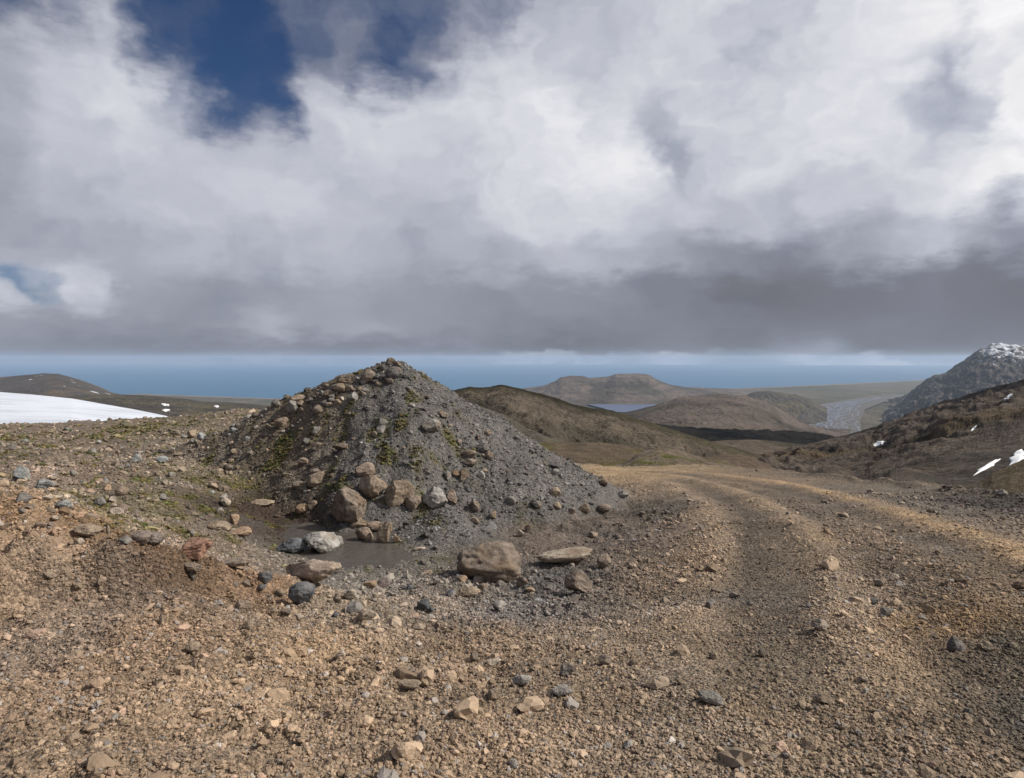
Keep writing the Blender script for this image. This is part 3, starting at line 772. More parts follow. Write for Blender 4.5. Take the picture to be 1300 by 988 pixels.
# moss cushions
x, y = scatter_pts(900000, 8, 34, 40)
mk = moss_mask(x, y); kp = rng.random(len(x)) < mk**2*.55*np.clip(10/np.hypot(x, y), .2, 1)
x, y = x[kp], y[kp]; z = height(x, y); kp = z > PZ+.02; x, y, z = x[kp], y[kp], z[kp]
s = rng.uniform(.015, .042, len(x))*np.clip(np.hypot(x, y)/14, .7, 1.5)
mc = np.array([.078, .068, .024])*rng.lognormal(0, .35, len(x))[:, None]; mc[rng.random(len(x)) < .25] *= 1.45; mc[:, 0] *= rng.uniform(.7, 1.3, len(x))
scl = np.stack([s, s*.8, s*.5], -1); rot = np.stack([x*0, x*0, rng.uniform(0, 6.28, len(x))], -1)
gn_scatter('moss', np.stack([x, y, z+.004], -1), rot, scl, mc, 4, False)
print('moss', len(x))

# ------------------------------------------------------------------ hills
def hill(name, prof, Yr, Yf, zf, Yb, zb, col, mat, nu=420, nt_=150, amp=.1, L=100, shape=.8, gully=.5, seed=0, colfn=None, jag=0.0, kind='structure', gdir=0.0):
    pxs = np.array([p[0] for p in prof], float); pys = np.array([p[1] for p in prof], float)
    u = np.linspace(pxs[0], pxs[-1], nu)
    # smooth profile
    py = np.interp(u, pxs, pys); k = max(3, nu//90)
    ker = np.ones(k)/k; py = np.convolve(np.pad(py, k, mode='edge'), ker, 'same')[k:-k]
    Yrr = np.interp(u, [p[0] for p in Yr], [p[1] for p in Yr]) if isinstance(Yr, list) else np.full(nu, float(Yr))
    jz = fbm(u/14, u*0+seed, 4, seed+3)*jag
    zr = (EYE-py)/F*Yrr; zj = -jz/F*Yrr
    tf = np.linspace(0, 1, nt_); tb = np.linspace(0, 1, nt_//3)[1:]
    rows = []; S = []
    for t in tf:
        Yv = Yf+(Yrr-Yf)*t; rows.append((Yv, zf+(zr-zf)*(t**shape)+zj*t**9)); S.append(np.full(nu, t))
    for t in tb:
        Yv = Yrr+(Yb-Yrr)*t; rows.append((Yv, zr+(zb-zr)*(t**1.15)+zj*(1-t)**9)); S.append(np.full(nu, 1-t))
    Yg = np.array([r[0] for r in rows]); Zg = np.array([r[1] for r in rows]); S = np.array(S)
    Xg = (u[None]-650)/F*Yg
    env = np.sin(np.clip(S, 0, 1)*math.pi*.96)**.8*0.9+0.03
    H = np.abs(zr-zf).mean()
    ga = math.radians(gdir); Gp = Xg*math.cos(ga)-Yg*math.sin(ga); Gq = Xg*math.sin(ga)+Yg*math.cos(ga)
    nse = (1-gully)*fbm(Xg/L, Yg/L, 6, seed)*1.3 + gully*(ridged(Gp/L+fbm(Xg/L/2, Yg/L/2, 3, seed+8)*.7, Gq/(L*2.8), 5, seed+9)-.35)
    nse = nse + .38*(ridged(Xg/L*4.1, Yg/L*2.6, 4, seed+19)-.35) + .16*fbm(Xg/L*13, Yg/L*9, 4, seed+29)
    Zg = Zg+nse*env*amp*H
    ii = np.arange(Zg.size).reshape(Zg.shape)
    qq = np.stack([ii[:-1, :-1], ii[:-1, 1:], ii[1:, 1:], ii[1:, :-1]], -1).reshape(-1, 4)
    V = np.stack([Xg.ravel(), Yg.ravel(), Zg.ravel()], -1)
    me = mesh_np(name, V, qq)
    pv = EYE-Zg/Yg*F   # apparent row
    uu = np.broadcast_to(u[None], Zg.shape)
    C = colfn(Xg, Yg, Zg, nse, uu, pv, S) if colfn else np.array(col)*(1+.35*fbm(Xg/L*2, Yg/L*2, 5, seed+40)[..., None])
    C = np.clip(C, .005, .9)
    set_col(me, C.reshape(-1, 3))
    return obj(name, me, mat, kind=kind)

def mixn(a, b, f): return np.array(a)*(1-f[..., None])+np.array(b)*f[..., None]
MHn = hill_mat('hill_scree_near', 1.1, .6, var=.65); MHm = hill_mat('hill_soil', .07, 4.5, var=.65); MHf = hill_mat('hill_far', .006, 30.0, var=.5)

def c_two(a, b, L, seed, lo=-.1, hi=.3):
    def f(X, Y, Z, n, u, pv, S):
        m = sstep(lo, hi, fbm(X/L, Y/L, 5, seed)); m2 = fbm(X/L*3, Y/L*3, 4, seed+1)
        return mixn(a, b, m)*(1+.35*m2)[..., None]
    return f

# tan bank behind the far bend of the road
hill('embankment', [(520, 590), (560, 575), (590, 566), (620, 563), (700, 561), (760, 562), (800, 566), (830, 574), (850, 590), (880, 600)], 62, 49, -8.4, 80, -16, None, MHn, 400, 60, .12, 3, seed=21,
     colfn=c_two((.17, .13, .09), (.14, .125, .04), 5, 22, .05, .4))
hill('ridge', [(750, 600), (790, 588), (812, 575), (835, 568), (860, 571), (880, 578), (905, 584), (925, 587), (950, 596)], 52, 44, -7.6, 60, -13, None, MHn, 300, 60, .22, 1.6, seed=23, jag=2.0,
     colfn=c_two((.24, .19, .14), (.15, .14, .05), 2, 24, 0, .4))
hill('hillock', [(860, 592), (890, 582), (915, 577), (935, 576), (955, 580), (975, 590), (990, 600)], 75, 55, -11, 95, -20, None, MHn, 200, 60, .05, 8, seed=25, gully=.1, colfn=c_two((.17, .125, .09), (.15, .12, .08), 5, 26))
hill('hillock', [(1030, 600), (1045, 591), (1060, 590), (1080, 597), (1090, 608)], 40, 33, -7, 50, -14, None, MHn, 150, 50, .15, 2, seed=27, colfn=c_two((.17, .13, .10), (.12, .10, .08), 2, 26))
hill('hillock', [(1110, 612), (1130, 597), (1150, 593), (1175, 598), (1200, 612)], 42, 30, -7.5, 52, -15, None, MHn, 150, 50, .12, 2.5, seed=28, colfn=c_two((.14, .11, .09), (.09, .08, .065), 2, 26))
hill('hillock', [(1245, 612), (1260, 601), (1280, 592), (1300, 583), (1340, 575), (1420, 570)], 30, 22, -5.2, 40, -12, None, MHn, 150, 50, .2, 2, seed=29, jag=1.5, colfn=c_two((.20, .155, .10), (.14, .11, .07), 1.5, 26))

# grey scree ridge behind the mound
hill('grey_ridge', [(500, 500), (560, 507), (585, 510), (610, 516), (640, 527), (670, 545), (700, 557), (730, 566), (780, 580), (820, 600)], 190, 70, -20, 260, -40, None, MHm, 420, 160, .32, 24, shape=.75, seed=31,
     colfn=c_two((.135, .12, .10), (.12, .105, .055), 25, 32, 0, .4))
def c_brown(X, Y, Z, n, u, pv, S):
    m = sstep(-.15, .25, fbm(X/70, Y/90, 5, 51)); g = sstep(-.05, .25, fbm(X/50+9, Y/110, 5, 52))
    c = mixn((.15, .12, .09), (.09, .077, .056), m)
    c = mixn((.085, .08, .072), c.reshape(-1, 3).reshape(c.shape), g) if False else c*(1-.0)+0
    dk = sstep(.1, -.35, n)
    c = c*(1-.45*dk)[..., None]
    top = sstep(.80, .97, S)
    c = c*(1-top[..., None])+np.array([.085, .072, .042])*top[..., None]
    return c*(1+.3*fbm(X/12, Y/18, 4, 53))[..., None]
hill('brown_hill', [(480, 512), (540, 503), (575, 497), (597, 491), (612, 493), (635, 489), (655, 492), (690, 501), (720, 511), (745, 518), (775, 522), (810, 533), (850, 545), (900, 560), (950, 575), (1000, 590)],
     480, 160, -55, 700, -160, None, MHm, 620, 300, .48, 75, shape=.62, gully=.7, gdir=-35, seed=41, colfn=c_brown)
# low rounded hills and dark gorge
def c_low(X, Y, Z, n, u, pv, S):
    m = sstep(0, .3, fbm(X/90, Y/130, 5, 61))
    c = mixn((.135, .105, .078), (.07, .06, .042), m)
    return c*(1+.35*fbm(X/20, Y/30, 4, 62))[..., None]
hill('brown_hill', [(820, 585), (850, 567), (880, 563), (920, 559), (960, 558), (1000, 562), (1030, 566), (1070, 575), (1100, 590)], 760, 300, -105, 950, -230, None, MHm, 400, 200, .35, 110, shape=.7, seed=63, gully=.3, colfn=c_low)
def c_gorge(X, Y, Z, n, u, pv, S):
    m = sstep(.66, .82, S+.30*fbm(X/60, Y/60, 5, 71))*sstep(-.25, .1, fbm(X/170, Y/170, 4, 74))
    c = mixn((.07, .06, .045), (.018, .017, .016), m)
    return c*(1+.4*fbm(X/25, Y/60, 4, 72))[..., None]
hill('gorge_cliff', [(740, 530), (790, 531), (830, 538), (860, 542), (900, 544), (930, 545), (970, 546), (1010, 547), (1045, 551), (1070, 557), (1100, 566)], 1500, 1150, -215, 1700, -330, None, MHm, 360, 110, .12, 90, shape=.5, seed=73, gully=.6, jag=3.0, colfn=c_gorge)
# right hillside
def c_right(X, Y, Z, n, u, pv, S):
    m = sstep(0, .35, fbm(X/130, Y/200, 5, 81)); g = sstep(.1, .4, fbm(X/90+5, Y/140, 5, 82))
    c = mixn((.125, .10, .080), (.072, .064, .056), m)
    c = c*(1-g[..., None]*.7)+np.array([.14, .10, .055])*g[..., None]*.7
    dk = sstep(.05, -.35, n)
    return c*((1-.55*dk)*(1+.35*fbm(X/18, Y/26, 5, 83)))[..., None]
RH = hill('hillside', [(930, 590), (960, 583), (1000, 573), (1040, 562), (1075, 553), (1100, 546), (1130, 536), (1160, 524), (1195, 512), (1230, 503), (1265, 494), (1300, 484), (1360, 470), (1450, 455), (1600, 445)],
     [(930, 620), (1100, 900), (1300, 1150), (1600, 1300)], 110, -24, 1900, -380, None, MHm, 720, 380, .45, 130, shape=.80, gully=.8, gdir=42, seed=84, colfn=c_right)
# left: glacier, ridges
MS, nt, b = new_mat('glacier_snow'); b.inputs['Roughness'].default_value = .7
at = N(nt, 'ShaderNodeAttribute', attribute_name='col'); L_(nt, at.outputs['Color'], b.inputs['Base Color'])
ge = N(nt, 'ShaderNodeNewGeometry'); nz = N(nt, 'ShaderNodeTexNoise', Scale=.25, Detail=8.0, Roughness=.65); L_(nt, ge.outputs['Position'], nz.inputs['Vector'])
bp = N(nt, 'ShaderNodeBump', Strength=1.0, Distance=.5); L_(nt, nz.outputs[0], bp.inputs['Height']); L_(nt, bp.outputs[0], b.inputs['Normal'])
def c_snow(X, Y, Z, n, u, pv, S):
    d = sstep(-.1, .45, fbm(X/60, Y/18, 6, 92))*.9
    return mixn((.62, .65, .71), (.42, .45, .50), d)
GL = hill('snow_field', [(-500, 478), (-200, 490), (0, 498), (40, 501), (90, 506), (130, 513), (170, 520), (205, 527), (230, 533), (260, 548)], [(-500, 700), (0, 700), (260, 420)], 150, -24, 900, -130, None, MS, 360, 120, .02, 90, shape=.8, gully=.1, seed=91, colfn=c_snow)
def c_lr(X, Y, Z, n, u, pv, S):
    m = sstep(.02, .3, fbm(X/300, Y/400, 5, 95)); return mixn((.085, .075, .06), (.12, .10, .065), m)*(1+.35*fbm(X/60, Y/90, 5, 96))[..., None]
LR = hill('low_ridge', [(-100, 508), (60, 504), (110, 502), (150, 501), (190, 503), (235, 506), (255, 510), (290, 511), (330, 514), (370, 516), (430, 520), (520, 530)], 3000, 700, -80, 4200, -640, None, MHf, 400, 200, .13, 260, shape=.75, seed=97, colfn=c_lr)
def c_lh(X, Y, Z, n, u, pv, S):
    m = sstep(.02, .3, fbm(X/500, Y/700, 5, 98)); c = mixn((.085, .072, .062), (.13, .095, .065), m)
    sn = (fbm(X/110, Y/160, 4, 99) > .5) & (S > .4) & (S < .93)
    c = c*(1+.3*fbm(X/90, Y/130, 5, 94))[..., None]
    c[sn] = (.7, .72, .75)
    return c
hill('hill', [(-400, 470), (-100, 482), (0, 479), (25, 477), (55, 474), (75, 475), (100, 482), (125, 491), (140, 498), (160, 503), (185, 512)], 6000, 3600, -330, 7500, -640, None, MHf, 400, 200, .14, 420, shape=.8, seed=100, colfn=c_lh)
# coastal lowland
SEAZ = -650.0
def lowland():
    u = np.linspace(-700, 2000, 700)
    coast = np.interp(u, [-700, 100, 180, 260, 350, 480, 560, 650, 760, 900, 1000, 1100, 1170, 1300, 2000], [503, 503, 500, 503, 506, 508, 505, 500, 496, 494.5, 490.5, 486, 482.5, 479, 478])
    coast = coast + .5*fbm(u/25, u*0, 4, 600)
    Yc = SEAZ*F/(EYE-coast)
    t = np.linspace(0, 1, 260)**1.4
    Yg = 2300+(Yc[None]-2300)*t[:, None]
    Xg = (u[None]-650)/F*Yg
    env = sstep(0, .06, 1-t)[:, None]
    Zg = SEAZ+.6+env*(6+14*fbm(Xg/900, Yg/900, 6, 601)*sstep(9500, 5000, Yg))
    Zg = np.maximum(Zg, SEAZ+.4)
    m = sstep(-.1, .3, fbm(Xg/1500, Yg/2600, 6, 602)); w = sstep(.0, .4, fbm(Xg/700, Yg/2500, 5, 603))
    C = mixn((.115, .098, .07), (.085, .082, .05), m); C = C*(1-.4*w[..., None])+np.array([.20, .17, .13])*.4*w[..., None]
    shore = sstep(.94, .99, t)[:, None, None]; C = C*(1-shore)+np.array([.22, .20, .18])*shore
    C = C*(1+.3*fbm(Xg/200, Yg/500, 5, 604))[..., None]
    C = np.clip(C, .02, .5)
    ii = np.arange(Zg.size).reshape(Zg.shape); qq = np.stack([ii[:-1, :-1], ii[:-1, 1:], ii[1:, 1:], ii[1:, :-1]], -1).reshape(-1, 4)
    me = mesh_np('lowland', np.stack([Xg.ravel(), Yg.ravel(), Zg.ravel()], -1), qq); set_col(me, C.reshape(-1, 3))
    return obj('lowland', me, MHf, kind='structure')
lowland()
# table hill by the sea
def c_tab(X, Y, Z, n, u, pv, S):
    m = sstep(-.1, .3, fbm(X/900, Y/1200, 6, 611)); c = mixn((.15, .118, .095), (.078, .066, .048), m)
    st = sstep(.2, .9, np.sin((Z+40*fbm(X/500, Y/500, 3, 612))/14))*.25
    c = c*(1-st)[..., None]
    return c*(1+.35*fbm(X/160, Y/260, 5, 613))[..., None]
hill('table_hill', [(640, 505), (665, 497), (690, 490), (705, 484), (712, 479), (725, 477), (738, 477), (748, 480), (770, 479), (782, 475), (800, 474.5), (815, 474.5), (824, 476), (832, 481), (850, 489), (880, 494), (930, 499), (980, 505)],
     11500, 9000, -642, 14500, -655, None, MHf, 500, 200, .26, 600, shape=.72, seed=610, colfn=c_tab, jag=.8, gully=.15)
hill('foothill', [(780, 527), (810, 520), (830, 515), (850, 509), (870, 504), (890, 502), (915, 500), (945, 503), (970, 509), (985, 516), (1000, 526), (1020, 538), (1050, 552), (1080, 562)],
     [(780, 4300), (1000, 4700), (1080, 3300)], 2400, -330, 6200, -655, None, MHf, 500, 260, .42, 420, shape=.8, seed=620, colfn=c_tab, gully=.6, jag=2.5, gdir=30)
hill('foothill', [(935, 506), (955, 499), (970, 496.5), (990, 498), (1010, 501), (1030, 508), (1050, 519)], 7600, 6300, -646, 8600, -655, None, MHf, 200, 100, .22, 260, shape=.7, seed=630, colfn=c_lr, jag=1.5)
hill('foothill', [(560, 520), (640, 524), (700, 528), (760, 532), (820, 545), (860, 560)], 3000, 1500, -300, 3600, -640, None, MHf, 250, 100, .1, 260, seed=640, colfn=c_lr)
# snow streaked mountain
def c_mtn(X, Y, Z, n, u, pv, S):
    c = mixn((.085, .074, .068), (.125, .105, .09), sstep(-.1, .3, fbm(X/500, Y/700, 5, 651)))
    c = c*(1+.3*fbm(X/120, Y/200, 5, 652))[..., None]
    hgt = sstep(478, 448, pv+8*fbm(X/200, Y/200, 4, 653)) * sstep(1222, 1262, u)
    st = fbm(X/55, Y/420, 5, 654)-.5*n+.22*np.sin((Z+90*fbm(X/300, Y/300, 4, 655))/8)*(1+fbm(X/120, Y/300, 3, 656)*2)
    sn = (st+hgt*.9 > .80) & (hgt > .05)
    c[sn] = (.72, .74, .78)
    return c
hill('snowy_mountain', [(1120, 525), (1145, 512), (1158, 497), (1168, 487), (1180, 478), (1192, 474), (1200, 473), (1212, 466), (1222, 459), (1232, 451), (1240, 446), (1250, 442), (1258, 437), (1268, 437), (1285, 438), (1300, 440), (1340, 436), (1400, 438), (1500, 445), (1700, 470)],
     8600, 5600, -640, 10500, -655, None, MHf, 620, 320, .26, 480, shape=.85, seed=650, colfn=c_mtn, jag=4.5, gully=.7)

# sea
def sea():
    m, nt, b = new_mat('sea_water'); b.inputs['Roughness'].default_value = .55; b.inputs['Specular IOR Level'].default_value = .15
    ge = N(nt, 'ShaderNodeNewGeometry'); nz = N(nt, 'ShaderNodeTexNoise', Scale=.00012, Detail=5.0); mp = N(nt, 'ShaderNodeMapping'); mp.inputs['Scale'].default_value = (.5, 1, 1)
    L_(nt, ge.outputs['Position'], mp.inputs[0]); L_(nt, mp.outputs[0], nz.inputs['Vector'])
    c = mixc(nt, 'MIX', nz.outputs[0], (.04, .115, .215), (.055, .145, .245)); L_(nt, c, b.inputs['Base Color'])
    n = 256; a = np.linspace(0, 2*math.pi, n, endpoint=False)
    rs_ = [0, 3000, 12000, 30000, 52000, 70000]
    v = [(0, 0, SEAZ)]+[(r*math.sin(t), r*math.cos(t), SEAZ) for r in rs_[1:] for t in a]
    tr = [(0, 1+(i+1) % n, 1+i) for i in range(n)]
    qd = [(1+k*n+i, 1+k*n+(i+1) % n, 1+(k+1)*n+(i+1) % n, 1+(k+1)*n+i) for k in range(4) for i in range(n)]
    me = mesh_np('sea', v, qd, tr); obj('sea', me, m, kind='structure')
sea()

# lake and braided river on the lowland
def sheet(name, poly, mat, z):
    v = [((px-650)/F*(z*F/(EYE-py)), z*F/(EYE-py), z) for px, py in poly]
    bm = bmesh.new(); f = bm.faces.new([bm.verts.new(p) for p in v]); 
    if f.normal.z < 0: f.normal_flip()
    bmesh.ops.triangulate(bm, faces=[f]); me = bpy.data.meshes.new(name); bm.to_mesh(me); bm.free()
    return obj(name, me, mat, kind='structure')
mw, nt, b = new_mat('lake_water'); b.inputs['Base Color'].default_value = (.03, .055, .13, 1); b.inputs['Roughness'].default_value = .35; b.inputs['Specular IOR Level'].default_value = .3
lake = [(725, 508), (745, 507), (770, 509.5), (790, 510), (805, 509), (825, 508.5), (842, 510), (838, 514), (826, 517), (818, 520), (800, 523.5), (780, 523), (765, 518), (748, 514)]
sheet('lake', lake, mw, -622)
mrv, nt, b = new_mat('river_water'); b.inputs['Base Color'].default_value = (.25, .28, .36, 1); b.inputs['Roughness'].default_value = .3; b.inputs['Specular IOR Level'].default_value = .8
def river():
    vs = []; qs = []; rs = np.random.default_rng(5)
    zr = -622
    def ribbon(path, w):
        base = len(vs)
        P_ = np.array(path)
        for i, (px, py) in enumerate(P_):
            Yv = zr*F/(EYE-py); Xv = (px-650)/F*Yv
            d = P_[min(i+1, len(P_)-1)]-P_[max(i-1, 0)]
            Yd = zr*F/(EYE-(py+d[1]*.1)); dx = (px+d[0]*.1-650)/F*Yd-Xv; dy = Yd-Yv; l = math.hypot(dx, dy)+1e-6
            nx, ny = -dy/l, dx/l; ww = w*(.6+.8*rs.random())
            vs.append((Xv+nx*ww, Yv+ny*ww, zr)); vs.append((Xv-nx*ww, Yv-ny*ww, zr))
        for i in range(len(P_)-1):
            qs.append((base+2*i, base+2*i+1, base+2*i+3, base+2*i+2))
    ctr = np.array([(1140, 503), (1120, 505), (1100, 508), (1080, 511), (1062, 515), (1052, 522), (1045, 530), (1050, 540), (1060, 552)], float)
    wid = np.array([3, 4, 7, 13, 24, 32, 36, 34, 30], float)
    for k in range(75):
        t0 = rs.uniform(.15, .75); t1 = min(1, t0+rs.uniform(.12, .5)); off = rs.uniform(-1, 1)
        tt = np.linspace(t0, t1, 26); ph = rs.uniform(0, 6)
        s = tt*(len(ctr)-1)
        cx = np.interp(s, range(len(ctr)), ctr[:, 0]); cy = np.interp(s, range(len(ctr)), ctr[:, 1]); w_ = np.interp(s, range(len(ctr)), wid)
        o_ = off+.28*np.sin(tt*26+ph)+.14*np.sin(tt*61+ph*2)
        ribbon(np.c_[cx+w_*np.clip(o_, -1.2, 1.2), cy+.25*o_], rs.uniform(1.5, 4.5))
    tt = np.linspace(0, 1, 60); s = tt*4
    cx = np.interp(s, range(9), ctr[:, 0]); cy = np.interp(s, range(9), ctr[:, 1])
    ribbon(np.c_[cx+1.5*np.sin(tt*20), cy+.4*np.sin(tt*14)], 11)
    obj('river', mesh_np('river', vs, qs), mrv, kind='structure')
    # grey outwash bed under the braids
    bed = [(1000, 556), (1006, 540), (1012, 528), (1028, 518), (1055, 511), (1090, 505), (1130, 500.5), (1150, 500), (1150, 506), (1120, 511), (1098, 520), (1092, 535), (1096, 556)]
    mb, nt, b = new_mat('outwash_gravel')
    ge = N(nt, 'ShaderNodeNewGeometry'); nz = N(nt, 'ShaderNodeTexNoise', Scale=.01, Detail=7.0); L_(nt, ge.outputs['Position'], nz.inputs['Vector'])
    c = mixc(nt, 'MIX', nz.outputs[0], (.075, .07, .065), (.12, .11, .10)); L_(nt, c, b.inputs['Base Color'])
    sheet('river_bed', bed, mb, -624.5)
river()

# snow patches lying on the hillsides
dg = None
def patch(hill_o, poly_c, label, thick=.25, group='snow patches on the dark hillside', n=14):
    bv = BVHTree.FromPolygons([v.co[:] for v in hill_o.data.vertices], [p.vertices[:] for p in hill_o.data.polygons]) if hill_o.name not in BV else BV[hill_o.name]
    BV[hill_o.name] = bv
    (cx, cy, a, b, ang) = poly_c
    vs = []; ok = {}
    for i in range(n+1):
        for j in range(33):
            r = i/n; t = 2*math.pi*j/32 if j < 32 else 0
            rad = 1+.22*math.sin(2*t+cx)+.2*math.sin(5*t+cy)+.13*math.sin(9*t+cx)+.08*math.sin(13*t)
            ex = a*r*rad*math.cos(t); ey = b*r*rad*math.sin(t)
            px = cx+ex*math.cos(ang)-ey*math.sin(ang); py = cy+ex*math.sin(ang)+ey*math.cos(ang)
            d = Vector(((px-650)/F, 1, (EYE-py)/F)).normalized()
            loc, nrm, _, _ = bv.ray_cast(Vector((0, 0, 0)), d)
            if loc is None: continue
            if j < 32:
                ok[(i, j)] = len(vs); vs.append(tuple(loc+Vector((0, 0, 1))*(thick*(1-r**3)+(.05 if r < 1 else -.3))-d*.3))
    qs = []
    for i in range(n):
        for j in range(32):
            k = [(i, j), (i+1, j), (i+1, (j+1) % 32), (i, (j+1) % 32)]
            if all(q_ in ok for q_ in k): qs.append([ok[q_] for q_ in k])
    if not qs: print('patch missed', label); return
    me = mesh_np('snow_patch', vs, qs); set_col(me, np.full((len(me.vertices), 3), .78)*np.array([.97, .985, 1.0]))
    obj('snow_patch', me, MS, label=label, cat='snow patch', group=group)
BV = {}
patch(RH, (1254, 592, 18, 2.2, -.50), 'long narrow snow strip lying aslant low on the dark right hillside')
patch(RH, (1292, 580, 14, 5.5, -.55), 'widest snow patch, cut by the right edge, on the dark hillside')
patch(RH, (1116, 563, 8, 2.4, -.2), 'small oval snow patch alone in the middle of the dark hillside')
patch(RH, (1280, 504, 8, 1.4, -.6), 'thin snow streak highest on the dark right hillside')
patch(RH, (1236, 544, 5, 1.0, -.7), 'tiny snow sliver in a gully halfway up the hillside')
patch(LR, (210, 514, 4.5, 1.6, .3), 'larger upper snow spot on the low ridge behind the snow field', group='snow spots on the low ridge', thick=2)
patch(LR, (211, 521, 5, 1.3, .1), 'lower snow spot under the larger one on the low ridge', group='snow spots on the low ridge', thick=2)
patch(LR, (275, 516, 3.5, 1.0, .1), 'rightmost small snow spot on the low ridge toward the mound', group='snow spots on the low ridge', thick=2)

# cloud bank added out of view, up-sun, to shade the middle hills
SUN_AZ, SUN_EL = 93, 42
def shade_cloud():
    a = math.radians(SUN_AZ); H = 4000; t = H/math.tan(math.radians(SUN_EL))
    cx, cy = 700+t*math.sin(a), 1500+t*math.cos(a)
    g = np.linspace(-1, 1, 150); GX, GY = np.meshgrid(g*1300, g*1500)
    th = .72-np.sqrt((GX/1150)**2+(GY/1300)**2)+1.25*fbm(GX/430, GY/430, 5, 701)
    th = th-1.8*sstep(-900, -1350, GY)*sstep(200, -300, GX)
    th = np.clip(th, 0, None)*320
    ii = np.arange(GX.size).reshape(GX.shape)
    qq = np.stack([ii[:-1, :-1], ii[:-1, 1:], ii[1:, 1:], ii[1:, :-1]], -1).reshape(-1, 4)
    qq = qq[(th.ravel()[qq] > 0).any(1)]
    top = np.stack([(GX+cx).ravel(), (GY+cy).ravel(), (H+th*(1+.5*fbm(GX/90, GY/90, 4, 702))).ravel()], -1)
    bot = np.stack([(GX+cx).ravel(), (GY+cy).ravel(), (H-th*.2-1).ravel()], -1)
    m, nt, b = new_mat('shade_cloud_white'); b.inputs['Base Color'].default_value = (.9, .9, .9, 1)
    obj('shade_cloud', mesh_np('shade_cloud', np.r_[top, bot], np.r_[qq, qq[:, ::-1]+GX.size]), m, kind='structure')
shade_cloud()

# ------------------------------------------------------------------ haze
hz = bpy.data.meshes.new('haze'); bm = bmesh.new(); bmesh.ops.create_cube(bm, size=1)
for v in bm.verts: v.co = Vector((v.co.x*150000, v.co.y*150000, -654.0 if v.co.z < 0 else 215.0))
bm.to_mesh(hz); bm.free()
mh = bpy.data.materials.new('haze_air'); mh.use_nodes = True; nt = mh.node_tree; nt.nodes.clear()
out = nt.nodes.new('ShaderNodeOutputMaterial'); pv = nt.nodes.new('ShaderNodeVolumePrincipled')
HAZE = 1.9e-5
pv.inputs['Color'].default_value = (.62, .76, .95, 1); pv.inputs['Density'].default_value = HAZE; pv.inputs['Anisotropy'].default_value = 0.1
nt.links.new(pv.outputs[0], out.inputs['Volume'])
obj('haze', hz, mh, kind='stuff')

# ------------------------------------------------------------------ sky
SUN_AZ, SUN_EL = 93, 42
w = bpy.data.worlds.new('World'); SC.world = w; w.use_nodes = True; nt = w.node_tree; nt.nodes.clear()
wo = nt.nodes.new('ShaderNodeOutputWorld'); bg = nt.nodes.new('ShaderNodeBackground'); L_(nt, bg.outputs[0], wo.inputs[0])
BG = .08; bg.inputs[1].default_value = BG
sky = nt.nodes.new('ShaderNodeTexSky'); sky.sky_type = 'NISHITA'; sky.sun_disc = False; sky.sun_elevation = math.radians(SUN_EL); sky.sun_rotation = math.radians(SUN_AZ); sky.altitude = 650
tc = nt.nodes.new('ShaderNodeTexCoord'); sx = nt.nodes.new('ShaderNodeSeparateXYZ'); L_(nt, tc.outputs['Generated'], sx.inputs[0])
az = M_(nt, 'ARCTAN2', sx.outputs[0], sx.outputs[1]); el = M_(nt, 'ARCSINE', sx.outputs[2])
def noise(vec, scale, det, rough=.55, dist=0.0):
    n = N(nt, 'ShaderNodeTexNoise', Scale=scale, Detail=det, Roughness=rough, Distortion=dist); L_(nt, vec, n.inputs['Vector']); return n
cv = nt.nodes.new('ShaderNodeCombineXYZ'); L_(nt, M_(nt, 'MULTIPLY', az, 1.0), cv.inputs[0]); L_(nt, M_(nt, 'MULTIPLY', el, 1.25), cv.inputs[1])
wn = noise(cv.outputs[0], 5.5, 5.0, .5); ws = nt.nodes.new('ShaderNodeSeparateColor'); L_(nt, wn.outputs['Color'], ws.inputs[0])
wn2 = noise(cv.outputs[0], 22, 5.0, .55); ws2 = nt.nodes.new('ShaderNodeSeparateColor'); L_(nt, wn2.outputs['Color'], ws2.inputs[0])
# the billows are pushed about less near the flat cloud base
ampv = nt.nodes.new('ShaderNodeMapRange'); L_(nt, el, ampv.inputs[0]); ampv.inputs[1].default_value = .0; ampv.inputs[2].default_value = .16; ampv.inputs[3].default_value = .12; ampv.inputs[4].default_value = 1
def warp(c, a, b, s1, s2):
    d = M_(nt, 'ADD', M_(nt, 'MULTIPLY', M_(nt, 'SUBTRACT', a, .5), s1), M_(nt, 'MULTIPLY', M_(nt, 'SUBTRACT', b, .5), s2))
    return M_(nt, 'ADD', c, M_(nt, 'MULTIPLY', d, ampv.outputs[0]))
azw = warp(az, ws.outputs[0], ws2.outputs[0], .22, .05); elw = warp(el, ws.outputs[1], ws2.outputs[1], .12, .035)
